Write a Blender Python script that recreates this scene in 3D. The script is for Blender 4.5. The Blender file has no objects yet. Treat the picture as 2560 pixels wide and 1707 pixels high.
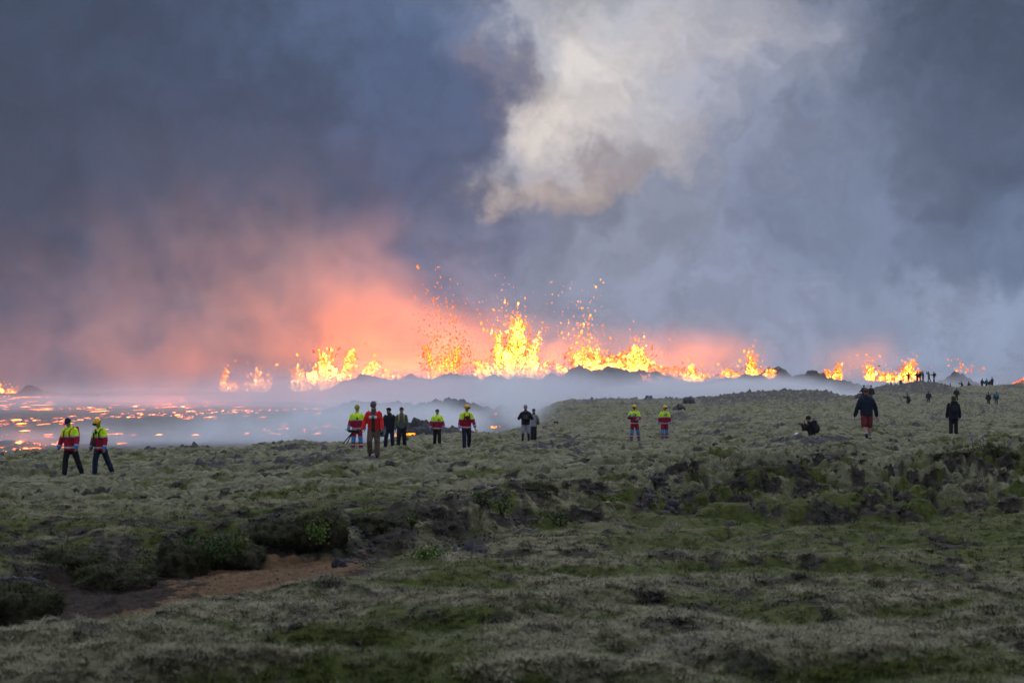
import bpy, bmesh, math, random
import numpy as np
from mathutils import Vector, Matrix, Euler

R = math.radians
rng = np.random.default_rng(7)
random.seed(7)
scene = bpy.context.scene
COL = scene.collection

# ------------------------------------------------------------------ camera
FPX = 4978.0                      # focal length in pixels of the 2560 wide photograph
HORIZON = 965.0
PITCH = math.atan((HORIZON - 853.5) / FPX)
cam_d = bpy.data.cameras.new('camera')
cam_d.sensor_width = 36.0
cam_d.lens = 36.0 * FPX / 2560.0
cam_d.clip_start = 0.1
cam_d.clip_end = 12000
cam_d.dof.use_dof = True
cam_d.dof.focus_distance = 95.0
cam_d.dof.aperture_fstop = 4.5
cam = bpy.data.objects.new('view_camera', cam_d)
cam.location = (0, 0, 0)
cam.rotation_euler = (R(90) + PITCH, 0, 0)
COL.objects.link(cam)
scene.camera = cam

scene.view_settings.view_transform = 'Standard'
scene.view_settings.look = 'None'
scene.view_settings.exposure = 0.0
scene.view_settings.gamma = 1.0
cy = scene.cycles
cy.use_denoising = True
cy.max_bounces = 3
cy.diffuse_bounces = 1
cy.glossy_bounces = 1
cy.transparent_max_bounces = 8
cy.volume_bounces = 2
cy.volume_max_steps = 96
cy.sample_clamp_indirect = 4.0
cy.sample_clamp_direct = 0.0
cy.use_light_tree = True
cy.use_adaptive_sampling = True
cy.adaptive_threshold = 0.03


def lin(r, g, b):
    def f(c):
        c = c / 255.0
        return c / 12.92 if c <= 0.04045 else ((c + 0.055) / 1.055) ** 2.4
    return (f(r), f(g), f(b))


# ------------------------------------------------------------------ node helper
class NT:
    def __init__(self, tree):
        self.t = tree

    def n(self, kind, **kw):
        nd = self.t.nodes.new(kind)
        for k, v in kw.items():
            setattr(nd, k, v)
        return nd

    def link(self, a, b):
        self.t.links.new(a, b)

    def _set(self, sock, v):
        if isinstance(v, bpy.types.NodeSocket):
            self.t.links.new(v, sock)
        elif v is not None:
            sock.default_value = v

    def math(self, op, a, b=None, c=None, clamp=False):
        nd = self.n('ShaderNodeMath', operation=op, use_clamp=clamp)
        self._set(nd.inputs[0], a)
        self._set(nd.inputs[1], b)
        self._set(nd.inputs[2], c)
        return nd.outputs[0]

    def vec(self, op, a, b=None, c=None, scale=None):
        nd = self.n('ShaderNodeVectorMath', operation=op)
        self._set(nd.inputs[0], a)
        if b is not None:
            self._set(nd.inputs[1], b)
        if c is not None:
            self._set(nd.inputs[2], c)
        if scale is not None:
            self._set(nd.inputs['Scale'], scale)
        return nd.outputs['Value'] if op in ('DOT_PRODUCT', 'LENGTH', 'DISTANCE') else nd.outputs[0]

    def noise(self, vec, scale, detail=3.0, rough=0.55, dim='3D', dist=0.0, color=False):
        nd = self.n('ShaderNodeTexNoise', noise_dimensions=dim)
        self._set(nd.inputs['Vector'], vec)
        self._set(nd.inputs['Scale'], scale)
        nd.inputs['Detail'].default_value = detail
        nd.inputs['Roughness'].default_value = rough
        nd.inputs['Distortion'].default_value = dist
        return nd.outputs['Color'] if color else nd.outputs[0]

    def range(self, v, a, b, c=0.0, d=1.0, smooth=True):
        nd = self.n('ShaderNodeMapRange', interpolation_type='SMOOTHSTEP' if smooth else 'LINEAR', clamp=True)
        self._set(nd.inputs[0], v)
        for i, q in enumerate((a, b, c, d)):
            self._set(nd.inputs[1 + i], q)
        return nd.outputs[0]

    def mix(self, f, a, b, blend='MIX'):
        nd = self.n('ShaderNodeMix', data_type='RGBA', blend_type=blend)
        self._set(nd.inputs[0], f)
        for s, v in ((nd.inputs[6], a), (nd.inputs[7], b)):
            if isinstance(v, tuple):
                v = (v[0], v[1], v[2], 1.0)
            self._set(s, v)
        return nd.outputs[2]

    def comb(self, x, y, z):
        nd = self.n('ShaderNodeCombineXYZ')
        for i, v in enumerate((x, y, z)):
            self._set(nd.inputs[i], v)
        return nd.outputs[0]

    def sep(self, v):
        nd = self.n('ShaderNodeSeparateXYZ')
        self.link(v, nd.inputs[0])
        return nd.outputs


def new_mat(name):
    m = bpy.data.materials.new(name)
    m.use_nodes = True
    m.node_tree.nodes.clear()
    nt = NT(m.node_tree)
    out = nt.n('ShaderNodeOutputMaterial')
    return m, nt, out


def simple_mat(name, col, rough=0.85, var=0.25, scale=30.0, spec=0.2, bump=0.0):
    m, nt, out = new_mat(name)
    b = nt.n('ShaderNodeBsdfPrincipled')
    tc = nt.n('ShaderNodeTexCoord').outputs['Object']
    f = nt.noise(tc, scale, 3.0)
    c0 = tuple(c * (1 - var) for c in col)
    c1 = tuple(min(1.0, c * (1 + var)) for c in col)
    nt.link(nt.mix(nt.range(f, 0.3, 0.7), c0, c1), b.inputs['Base Color'])
    b.inputs['Roughness'].default_value = rough
    b.inputs['Specular IOR Level'].default_value = spec
    if bump:
        bp = nt.n('ShaderNodeBump')
        bp.inputs['Strength'].default_value = bump
        bp.inputs['Distance'].default_value = 0.02
        nt.link(nt.noise(tc, scale * 1.7, 4.0), bp.inputs['Height'])
        nt.link(bp.outputs[0], b.inputs['Normal'])
    nt.link(b.outputs[0], out.inputs[0])
    return m


# ------------------------------------------------------------------ sky (world)
world = bpy.data.worlds.new('World')
scene.world = world
world.use_nodes = True
wn = NT(world.node_tree)
world.node_tree.nodes.clear()
w_out = wn.n('ShaderNodeOutputWorld')
bg = wn.n('ShaderNodeBackground')
wn.link(bg.outputs[0], w_out.inputs[0])
direc = wn.n('ShaderNodeTexCoord').outputs['Generated']
sx, sy, sz = wn.sep(direc)[:3]
az = wn.math('ARCTAN2', sx, sy)
el = wn.math('ARCSINE', sz)
pu = wn.math('MULTIPLY_ADD', az, 4.978, 1.28)
pv = wn.math('MULTIPLY_ADD', el, -4.978, 0.965)
P0 = wn.comb(pu, pv, 0.0)
nz1 = wn.noise(P0, 2.2, 3.0, 0.55, '2D', color=True)
nz2 = wn.noise(wn.vec('ADD', P0, (7.3, 2.1, 0.4)), 7.5, 4.0, 0.62, '2D', color=True)
d1 = wn.vec('MULTIPLY', wn.vec('SUBTRACT', nz1, (0.5, 0.5, 0.5)), (0.42, 0.36, 0.0))
d2 = wn.vec('MULTIPLY', wn.vec('SUBTRACT', nz2, (0.5, 0.5, 0.5)), (0.23, 0.19, 0.0))
PP = wn.vec('ADD', P0, wn.vec('ADD', d1, d2))
# large cloud masses: direction in the photograph's pixels / 1000, extent, colour
CLOUDS = [
    (0.02, 0.05, .40, .28, (64, 78, 100)), (0.05, 0.38, .34, .25, (54, 67, 92)), (0.34, 0.22, .30, .25, (64, 79, 104)),
    (0.64, 0.14, .28, .20, (78, 94, 124)), (0.66, 0.40, .32, .18, (72, 82, 108)),
    (0.98, 0.07, .20, .16, (94, 114, 148)), (1.04, 0.30, .16, .22, (84, 100, 134)), (1.12, 0.48, .16, .14, (92, 106, 138)),
    (0.45, 0.66, .45, .16, (78, 86, 112)), (1.05, 0.68, .24, .14, (106, 114, 144)),
    (0.45, 0.92, .60, .14, (102, 108, 134)),
    (1.19, 0.09, .08, .09, (112, 126, 158)), (1.25, 0.17, .055, .085, (120, 116, 136)), (1.21, 0.28, .055, .10, (106, 108, 134)),
    (1.33, 0.04, .07, .07, (176, 178, 188)), (1.50, 0.11, .12, .09, (222, 214, 208)), (1.38, 0.25, .10, .10, (220, 210, 202)),
    (1.36, 0.13, .05, .06, (172, 178, 192)), (1.55, 0.25, .11, .09, (196, 194, 198)), (1.66, 0.04, .14, .08, (178, 180, 190)), (1.72, 0.15, .11, .07, (196, 192, 196)),
    (1.92, 0.11, .14, .08, (178, 178, 190)), (1.74, 0.25, .12, .08, (160, 164, 182)), (1.58, 0.34, .12, .07, (182, 180, 188)),
    (1.30, 0.37, .07, .05, (178, 178, 188)), (1.34, 0.43, .08, .035, (192, 174, 164)), (1.43, 0.40, .05, .025, (148, 140, 146)), (1.56, 0.42, .05, .025, (150, 146, 154)),
    (1.62, 0.42, .10, .045, (180, 174, 178)), (1.46, 0.47, .10, .030, (164, 152, 152)),
    (1.32, 0.56, .14, .06, (112, 118, 142)), (1.20, 0.45, .06, .06, (104, 110, 136)), (1.60, 0.58, .20, .09, (134, 142, 162)), (1.88, 0.36, .16, .13, (132, 142, 166)),
    (2.08, 0.08, .16, .14, (114, 126, 150)), (2.40, 0.10, .24, .18, (74, 84, 106)),
    (2.20, 0.34, .22, .14, (102, 116, 142)), (2.52, 0.42, .20, .15, (82, 96, 122)), (2.05, 0.56, .22, .12, (118, 132, 160)),
    (2.47, 0.63, .22, .10, (102, 118, 148)), (1.50, 0.76, .30, .11, (138, 146, 168)), (2.00, 0.75, .28, .10, (138, 150, 176)),
    (2.38, 0.82, .30, .10, (146, 160, 188)), (1.85, 0.94, .55, .12, (140, 150, 174)),
    (2.95, 0.45, .38, .50, (88, 100, 124)), (-.42, 0.45, .42, .55, (66, 78, 102)),
    (0.4, -.35, .60, .28, (80, 92, 118)), (1.45, -.30, .45, .25, (156, 160, 172)), (2.4, -.35, .50, .28, (96, 108, 132)),
]
accc = None
accw = None
for (cu, cv, su, sv, c) in CLOUDS:
    dd = wn.vec('MULTIPLY_ADD', PP, (1 / su, 1 / sv, 0.0), (-cu / su, -cv / sv, 0.0))
    w = wn.math('POWER', 1 / math.e, wn.vec('DOT_PRODUCT', dd, dd))
    g0 = (c[0] + c[1] + c[2]) / 3
    if g0 < 120:
        c = (c[0] * 0.86, c[1] * 0.89, c[2] * 0.92)
        g0 *= 0.89
    warm = 1.0 if c[0] >= c[2] else 0.97
    cw = wn.vec('SCALE', lin(*[g0 + (q - g0) * warm for q in c]), scale=w)
    accc = cw if accc is None else wn.vec('ADD', accc, cw)
    accw = w if accw is None else wn.math('ADD', accw, w)
# beyond the view the cloud deck goes on as an even overcast, brighter towards the zenith
zen = wn.math('MULTIPLY_ADD', wn.math('MAXIMUM', sz, 0.0), 2.3, 1.0)
wisps = wn.range(wn.noise(direc, 4.0, 2.0, 0.55), 0.3, 0.7, 0.8, 1.2)
base = wn.vec('SCALE', lin(128, 137, 158), scale=wn.math('MULTIPLY', zen, wisps))
accc = wn.vec('ADD', accc, wn.vec('SCALE', base, scale=0.02))
accw = wn.math('ADD', accw, 0.02)
skyc = wn.vec('SCALE', accc, scale=wn.math('DIVIDE', 1.0, accw))
fine = wn.range(wn.noise(wn.vec('ADD', PP, (3.1, 0, 1.7)), 6.0, 5.0, 0.62, '2D'), 0.25, 0.75, 0.86, 1.14)
skyc = wn.vec('SCALE', skyc, scale=fine)
wn.link(skyc, bg.inputs[0])
bg.inputs[1].default_value = 1.0
world.cycles.sampling_method = 'MANUAL'
world.cycles.sample_map_resolution = 512

# soft daylight through the cloud, from ahead and above
sun_d = bpy.data.lights.new('sun', 'SUN')
sun_d.energy = 1.2
sun_d.angle = R(26)
sun_d.color = (1.0, 0.96, 0.92)
sun = bpy.data.objects.new('sun', sun_d)
sun.rotation_euler = (R(-60), R(18), 0)
COL.objects.link(sun)


# ------------------------------------------------------------------ general helpers
def link(o, parent=None):
    COL.objects.link(o)
    if parent is not None:
        o.parent = parent
    return o


def tag(o, label=None, cat=None, group=None, kind=None):
    if label:
        o['label'] = label
    if cat:
        o['category'] = cat
    if group:
        o['group'] = group
    if kind:
        o['kind'] = kind
    return o


def np_mesh(name, verts, faces, smooth=True):
    """verts (n,3), faces (m,k) with k = 3 or 4"""
    verts = np.asarray(verts, dtype=np.float32)
    faces = np.asarray(faces, dtype=np.int32)
    me = bpy.data.meshes.new(name)
    me.vertices.add(len(verts))
    me.vertices.foreach_set('co', verts.ravel())
    m, k = faces.shape
    me.loops.add(m * k)
    me.loops.foreach_set('vertex_index', faces.ravel())
    me.polygons.add(m)
    me.polygons.foreach_set('loop_start', np.arange(0, m * k, k, dtype=np.int32))
    me.polygons.foreach_set('loop_total', np.full(m, k, dtype=np.int32))
    if smooth:
        me.polygons.foreach_set('use_smooth', np.ones(m, dtype=bool))
    me.update(calc_edges=True)
    return me


def np_obj(name, verts, faces, mat, parent=None, smooth=True):
    me = np_mesh(name, verts, faces, smooth)
    if mat is not None:
        me.materials.append(mat)
    o = bpy.data.objects.new(name, me)
    return link(o, parent)


def empty(name, loc=(0, 0, 0), rz=0.0):
    o = bpy.data.objects.new(name, None)
    o.location = loc
    o.rotation_euler = (0, 0, rz)
    o.empty_display_size = 0.2
    return link(o)


_perm = rng.permutation(256)
_perm = np.concatenate([_perm, _perm, _perm])
_ga = rng.uniform(0, 2 * np.pi, 256)
_gx, _gy = np.cos(_ga), np.sin(_ga)


def perlin(x, y, seed=0):
    x = np.asarray(x, dtype=np.float64) + seed * 17.31
    y = np.asarray(y, dtype=np.float64) + seed * 9.17
    xi = np.floor(x).astype(np.int64)
    yi = np.floor(y).astype(np.int64)
    xf, yf = x - xi, y - yi
    u = xf * xf * xf * (xf * (xf * 6 - 15) + 10)
    v = yf * yf * yf * (yf * (yf * 6 - 15) + 10)
    xi &= 255
    yi &= 255
    x1, y1 = (xi + 1) & 255, (yi + 1) & 255

    def g(a, b, dx, dy):
        h = _perm[_perm[a] + b]
        return _gx[h] * dx + _gy[h] * dy
    n00, n10 = g(xi, yi, xf, yf), g(x1, yi, xf - 1, yf)
    n01, n11 = g(xi, y1, xf, yf - 1), g(x1, y1, xf - 1, yf - 1)
    a = n00 + u * (n10 - n00)
    b = n01 + u * (n11 - n01)
    return (a + v * (b - a)) * 1.41


def fbm(x, y, octv=4, seed=0, gain=0.5):
    s = 0
    a = 1.0
    for i in range(octv):
        s = s + a * perlin(x * 2 ** i, y * 2 ** i, seed + i)
        a *= gain
    return s


def sstep(a, b, x):
    t = np.clip((x - a) / (b - a), 0, 1)
    return t * t * (3 - 2 * t)


def slope(py):
    dy = -(py - 853.5) / FPX
    return (math.sin(PITCH) + dy * math.cos(PITCH)) / (math.cos(PITCH) - dy * math.sin(PITCH))


def spot(px, py, D):
    """the point at depth D metres seen at photograph position px, py"""
    dy = -(py - 853.5) / FPX
    k = math.cos(PITCH) - dy * math.sin(PITCH)
    return Vector(((px - 1280) / FPX / k * D, D, slope(py) * D))
# ------------------------------------------------------------------ ground
N0 = [(2, None, -1.68), (7, None, -1.62), (11.4, 1707)]
END = -5.8
PROF = {
    -500: N0 + [(17, 1585), (20, 1545), (22.5, 1485), (23.3, 1415), (25, 1395), (31, 1330), (41, 1262), (62, 1195), (80, 1156), (92, 1142), (112, None, END)],
    0: N0 + [(17, 1580), (20, 1545), (22.5, 1485), (23.3, 1415), (25, 1392), (31, 1328), (41, 1260), (62, 1194), (80, 1153), (92, 1137), (112, None, END)],
    250: N0 + [(18, 1548), (22, 1500), (24, 1465), (24.8, 1392), (27, 1365), (33, 1310), (43, 1250), (62, 1187), (80, 1146), (94, 1130), (116, None, END)],
    500: N0 + [(20.5, 1492), (24.5, 1440), (25.5, 1420), (26.2, 1358), (29, 1330), (36, 1288), (45, 1240), (58, 1190), (75, 1149), (97, 1119), (120, None, END)],
    830: N0 + [(22.5, 1440), (26, 1404), (27, 1322), (30, 1300), (38, 1250), (48, 1200), (66, 1146), (80, 1124), (100, 1109), (125, None, END)],
    980: N0 + [(23, 1428), (27, 1388), (28.2, 1305), (32, 1280), (40, 1230), (48, 1196), (66, 1145), (88, 1121), (105, 1101), (118, 1092), (132, None, END)],
    1100: N0 + [(23.5, 1420), (28, 1372), (29.5, 1288), (36, 1250), (46, 1200), (61, 1152), (84, 1122), (95, 1114), (125, 1086), (142, None, END)],
    1290: N0 + [(25, 1398), (31, 1332), (34, 1228), (44, 1190), (58, 1150), (80, 1122), (99, 1106), (150, 1070), (168, 1062), (195, None, END)],
    1380: N0 + [(25.5, 1394), (32, 1320), (35, 1224), (45, 1185), (57, 1150), (99, 1104), (150, 1062), (200, 1030), (265, 1003), (300, None, END)],
    1480: N0 + [(26, 1388), (32.5, 1310), (36, 1218), (46, 1180), (57, 1150), (99.5, 1102), (150, 1060), (210, 1023), (270, 999), (305, None, END)],
    1700: N0 + [(26, 1385), (34, 1300), (38, 1214), (47, 1180), (62, 1140), (102, 1102), (150, 1060), (215, 1018), (280, 996), (310, None, END)],
    1780: N0 + [(26, 1385), (34, 1300), (39, 1200), (50, 1160), (66, 1126), (100, 1092), (150, 1052), (210, 1015), (265, 993), (295, None, END)],
    1880: N0 + [(26, 1385), (34, 1300), (40, 1188), (53, 1150), (80, 1096), (115, 1062), (180, 1020), (235, 992), (256, 979), (285, None, END)],
    2040: N0 + [(26, 1385), (33.5, 1305), (39, 1195), (51, 1150), (67, 1109), (80, 1093), (110, 1062), (180, 1020), (240, 990), (262, 972), (290, None, END)],
    2110: N0 + [(26, 1385), (33.5, 1305), (39, 1197), (51, 1150), (67, 1109), (110, 1058), (180, 1018), (224, 1003), (290, 988), (320, None, END)],
    2170: N0 + [(26, 1385), (33.5, 1307), (38.5, 1205), (51, 1150), (67, 1108), (110, 1058), (180, 1018), (224, 1003), (310, 980), (345, 966), (375, None, END)],
    2235: N0 + [(26, 1387), (33.5, 1309), (38.2, 1208), (55, 1138), (67, 1115), (88, 1090), (170, 1032), (286, 1004), (322, 985), (345, 960), (380, None, END)],
    2280: N0 + [(26, 1388), (33.5, 1310), (38, 1210), (58, 1132), (88, 1089), (170, 1032), (286, 1006), (325, 985), (345, 953), (352, 953), (390, None, END)],
    2340: N0 + [(26, 1388), (33.5, 1310), (38, 1208), (58, 1130), (88, 1089), (170, 1032), (286, 1007), (325, 984), (346, 953), (353, 954), (395, None, END)],
    2385: N0 + [(26, 1388), (33.5, 1306), (39, 1190), (58, 1126), (88, 1089), (170, 1034), (286, 1008), (325, 985), (375, 964), (410, None, END)],
    2470: N0 + [(26, 1388), (34, 1296), (41, 1160), (55, 1118), (88, 1086), (150, 1042), (282, 1012), (325, 986), (375, 962), (410, None, END)],
    2560: N0 + [(26, 1388), (34, 1290), (42, 1135), (55, 1110), (88, 1080), (150, 1040), (282, 1012), (325, 985), (375, 958), (410, None, END)],
    3060: N0 + [(26, 1388), (34, 1290), (42, 1135), (55, 1105), (88, 1075), (150, 1035), (282, 1005), (325, 980), (375, 955), (410, None, END)],
}
TL0, TL1, TN = math.log(2.0), math.log(470.0), 1000
_ld = np.linspace(TL0, TL1, TN)
_cols = np.array(sorted(PROF), dtype=float)
_tab = []
for c in sorted(PROF):
    ds, zs = [], []
    for p in PROF[c]:
        ds.append(math.log(p[0]))
        zs.append(p[2] if p[1] is None else slope(p[1]) * p[0])
    z = np.interp(_ld, ds, zs)
    ker = np.array([1, 3, 5, 6, 5, 3, 1], float)
    ker /= ker.sum()
    z = np.convolve(np.pad(z, 3, mode='edge'), ker, mode='valid')
    _tab.append(z)
_tab = np.array(_tab)
_cg = np.arange(-500, 3061, 20.0)
_T = np.array([np.interp(_cg, _cols, _tab[:, j]) for j in range(TN)])       # (TN, ncol)
_k = np.array([1, 2, 3, 2, 1], float)
_k /= _k.sum()
_T = np.apply_along_axis(lambda r: np.convolve(np.pad(r, 2, mode='edge'), _k, mode='valid'), 1, _T)


def base_h(x, y):
    px = 1280 + FPX * x / np.maximum(y, 0.5)
    D = np.maximum(y, 2.0)
    # the gully and skyline wander a little instead of following the table exactly
    j = np.clip((px - _cg[0]) / 20.0, 0, len(_cg) - 1.001)
    i = np.clip((np.log(D) - TL0) / (TL1 - TL0) * (TN - 1), 0, TN - 1.001)
    i0, j0 = i.astype(int), j.astype(int)
    fi, fj = i - i0, j - j0
    a = _T[i0, j0] * (1 - fj) + _T[i0, j0 + 1] * fj
    b = _T[i0 + 1, j0] * (1 - fj) + _T[i0 + 1, j0 + 1] * fj
    return a * (1 - fi) + b * fi


def zone(px, D):
    """near lip of the gully, foot and top of the bank (depths) at this column"""
    xs = [-500, 0, 250, 500, 830, 980, 1100, 1290, 1480, 1700, 2040, 2340, 2560]
    near = np.interp(px, xs, [17, 17, 18, 20.5, 22.5, 23, 23.5, 25, 28, 31, 31, 31, 31])
    foot = np.interp(px, xs, [22.5, 22.5, 24, 25.5, 26, 27, 28, 31, 32.5, 34, 33.5, 33.5, 34])
    top = np.interp(px, xs, [23.3, 23.3, 24.8, 26.2, 27, 28.2, 29.5, 34, 36, 38, 39, 38, 42])
    return near, foot, top


def billows(x, y):
    wx = x + 0.35 * perlin(x * 0.9, y * 0.9, 41)
    wy = y + 0.35 * perlin(x * 0.9, y * 0.9, 42)
    b1 = np.minimum(np.abs(perlin(wx * 1.15, wy * 0.95, 50)) * 2.4, 1) ** 0.75
    b2 = np.minimum(np.abs(perlin(wx * 3.0, wy * 2.3, 51)) * 2.4, 1) ** 0.75
    b3 = np.minimum(np.abs(perlin(wx * 5.7, wy * 5.0, 52)) * 2.4, 1)
    return wx, wy, b1, b2, b3


def masks(x, y, bl):
    wx, wy, b1, b2, b3 = bl
    px = 1280 + FPX * x / np.maximum(y, 0.5)
    D = y
    near, foot, top = zone(px, D)
    wob = 0.55 * fbm(x * 0.9, y * 0.9, 3, 31)
    n1 = fbm(x * 0.55, y * 0.28, 4, 3)
    n2 = fbm(x * 1.7, y * 0.8, 4, 11)
    n3 = fbm(x * 0.16, y * 0.07, 3, 23)
    soil = sstep(-0.25, 0.25, D - near + wob) * sstep(-0.25, 0.1, foot - 0.1 - D + 0.5 * wob) * sstep(1500, 1150, px + 120 * wob)
    soil = soil * sstep(60, 170, px + 60 * wob) * np.interp(px, [0, 880, 960, 1150, 1400], [1, 1, .5, .4, .35])
    red = sstep(400, 520, px + 110 * fbm(x * 2.0, y * 2.0, 3, 5)) * sstep(1000, 830, px) * sstep(-0.6, 0.5, D - (near + 0.4) + wob)
    red = np.maximum(red, sstep(0.5, 0.0, np.abs(D - near - 0.15)) * sstep(150, 300, px) * sstep(900, 700, px) * 0.8)
    led0 = np.minimum(np.abs(perlin(wx * 0.19 + 1.7, wy * 0.15, 64)) * 2.2, 1) ** 0.8
    nearg = sstep(43, 33, D + 7.0 * n1 + 4.0 * n2 + 3.0 * sstep(1500, 1800, px))              # grassy mat near, moss beyond
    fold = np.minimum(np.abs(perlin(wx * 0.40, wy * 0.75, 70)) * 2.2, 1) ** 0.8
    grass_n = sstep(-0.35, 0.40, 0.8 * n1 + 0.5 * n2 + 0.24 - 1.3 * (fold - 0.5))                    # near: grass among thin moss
    grass_f = 0.9 * sstep(0.0, 0.6, n1 + 0.55 * n2 + 0.25 * (0.5 - led0))
    grass = grass_f + (grass_n - grass_f) * nearg
    grass = np.maximum(grass, 0.9 * sstep(1300, 1700, px) * sstep(foot + 3.5, foot - 1, D) * sstep(19, 27, D) * sstep(-0.9, 0.1, n1 + 0.3))
    bank = sstep(-0.5, 0.1, D - foot + 0.5 * wob) * sstep(1.2, -0.2, D - top - 0.8 * n2)
    crev = sstep(0.60, 0.26, 0.50 * b1 + 0.50 * b2)  # heather in the crevices, widened to paint dark shade lines between cushions
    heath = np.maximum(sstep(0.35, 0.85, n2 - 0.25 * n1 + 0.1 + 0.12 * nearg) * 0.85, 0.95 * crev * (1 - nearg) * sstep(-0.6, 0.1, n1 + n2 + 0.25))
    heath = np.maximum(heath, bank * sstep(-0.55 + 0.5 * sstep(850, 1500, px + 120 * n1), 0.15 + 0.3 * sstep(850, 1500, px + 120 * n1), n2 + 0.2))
    sl = sstep(top + 10 + 4 * n3, top + 5, D) * sstep(top - 0.5, top + 0.5, D) * sstep(1250, 900, px + 150 * n1)
    grass = np.maximum(grass, sl * sstep(-0.5, 0.2, n1 + 0.3))
    heath = np.maximum(heath, sl * sstep(-0.2, 0.4, n2 + 0.1) * 0.9)
    grass = np.maximum(grass, bank * sstep(0.0, 0.4, n1 + 0.1))
    sky_r = sstep(1350, 1500, px) * sstep(225, 258, D) * sstep(2100, 2040, px)
    mound = sstep(2120, 2230, px) * sstep(312, 330, D) * sstep(2420, 2360, px) * sstep(352, 345, D)
    outc = sstep(1680, 1800, px) * sstep(2130, 2060, px) * sstep(190, 212, D)
    rock = np.clip(sky_r * sstep(-0.15, 0.35, n2 + 0.6 * n1) + mound * sstep(-0.4, 0.1, n2 + 0.1) + outc * sstep(-0.3, 0.2, n2), 0, 1)
    rock = np.maximum(rock, 0.9 * sstep(0.42, 0.60, n3 + 0.55 * n2) * sstep(48, 70, D))
    cl = lambda q: np.clip(q, 0, 1)
    return cl(grass), cl(heath), cl(soil), cl(red), cl(rock), bank, cl(nearg)


# trodden places where people stand: (photograph px, depth)
TROD = [(178, 62), (252, 62.6), (893, 80), (935, 66), (974, 88), (1004, 87), (1093, 95), (1166, 83.5), (1314, 99), (1334, 100.8), (1586, 99.5), (1661, 103), (2010, 80), (2035, 80), (2166, 67), (2383, 88)]


def height(x, y, full=False):
    x = np.asarray(x, dtype=float)
    y = np.asarray(y, dtype=float)
    z = base_h(x, y)
    D = y
    px = 1280 + FPX * x / np.maximum(y, 0.5)
    bl = billows(x, y)
    wx, wy, b1, b2, b3 = bl
    mk = masks(x, y, bl)
    gr, he, so, re, ro, bank, nearg = mk
    near, foot, top = zone(px, D)
    land = sstep(-5.0, -3.6, z)
    far = 1 - nearg
    big = fbm(x * 0.28, y * 0.2, 3, 60)
    hum = 0.20 * b1 + 0.16 * b2 + 0.035 * b3
    amp = 0.22 + 0.78 * far + 0.5 * sstep(110, 200, D)
    amp = amp * (0.75 + 0.7 * np.clip(big, -0.6, 0.9))
    amp = amp * (1 - 0.93 * so)
    trod = np.zeros_like(z)
    for (tp, td) in TROD:
        trod = np.maximum(trod, np.exp(-((x - (tp - 1280) / FPX * td) / 0.9) ** 2 - ((y - td + 2.2) / 4.0) ** 2))
    amp = amp * (1 - 0.7 * trod)
    z = z + land * (hum * amp - 0.22 * amp)
    led = np.minimum(np.abs(perlin(wx * 0.19 + 1.7, wy * 0.15, 64)) * 2.2, 1) ** 0.8
    z = z + land * far * (1 - trod) * (0.30 * led - 0.2) * sstep(36, 46, D) * sstep(170, 110, D)
    z = z + land * 0.10 * fbm(x * 0.22, y * 0.16, 3, 61) * sstep(14, 40, D)
    fold = np.minimum(np.abs(perlin(wx * 0.40, wy * 0.75, 70)) * 2.2, 1) ** 0.8
    lip = 1 - 0.85 * sstep(-3.2, -0.8, D - near) * sstep(2.0, 0.0, D - foot) * sstep(1100, 850, px)
    z = z + nearg * (1 - so) * (0.22 * lip * fold - 0.08 + 0.05 * lip * perlin(x * 0.35, y * 0.5, 71) + 0.03 * perlin(x * 2.1, y * 2.3, 72)) * sstep(6, 11, D)
    z = z + bank * (0.10 * b1 + 0.08 * b2)
    rb = sstep(1500, 1750, px) * sstep(foot - 1.0, top, D) * sstep(66, 50, D)
    z = z + rb * (0.34 * np.minimum(np.abs(perlin(wx * 0.42 + 3.1, wy * 0.30, 95)) * 2.0, 1) - 0.20 + 0.12 * b2 + 0.06 * b3 + 0.10 * fbm(x * 1.3, y * 1.1, 3, 97))
    z = z + so * (0.030 * fbm(x * 5, y * 5, 4, 80, 0.6) + 0.05 * perlin(x * 1.1, y * 1.3, 81))
    rr = np.abs(perlin(x * 1.6, y * 1.2, 90)) * 0.45 + np.abs(perlin(x * 3.7, y * 3.1, 91)) * 0.22
    z = z + ro * land * (rr * (0.7 + 0.7 * sstep(190, 230, D)) - 0.12)
    return (z, mk) if full else z


def hz(x, y):
    return float(height(np.array([x]), np.array([y]))[0])


ROWS = []
d = 2.0
while d < 455:
    ROWS.append(d)
    if d < 9:
        d += 0.14
    elif d < 112:
        d += 0.039 + 0.00175 * d
    else:
        d += 0.0046 * d
ROWS = np.array(ROWS)
tl = np.tan(R(15.2))
tt = np.concatenate([np.linspace(-np.tan(R(26)), -tl, 40)[:-1], np.linspace(-tl, tl, 820), np.linspace(tl, np.tan(R(26)), 40)[1:]])
GX = ROWS[:, None] * tt[None, :]
GY = np.repeat(ROWS[:, None], len(tt), 1)
GZ, MK = height(GX.ravel(), GY.ravel(), True)
nr, nc = GX.shape
gv = np.stack([GX.ravel(), GY.ravel(), GZ], 1)
idx = np.arange(nr * nc).reshape(nr, nc)
gf = np.stack([idx[:-1, :-1], idx[:-1, 1:], idx[1:, 1:], idx[1:, :-1]], -1).reshape(-1, 4)
keep = GZ[gf].max(1) > -5.6
gf = gf[keep]
g_, h_, s_, r_, k_, b_, n_ = MK


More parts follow.
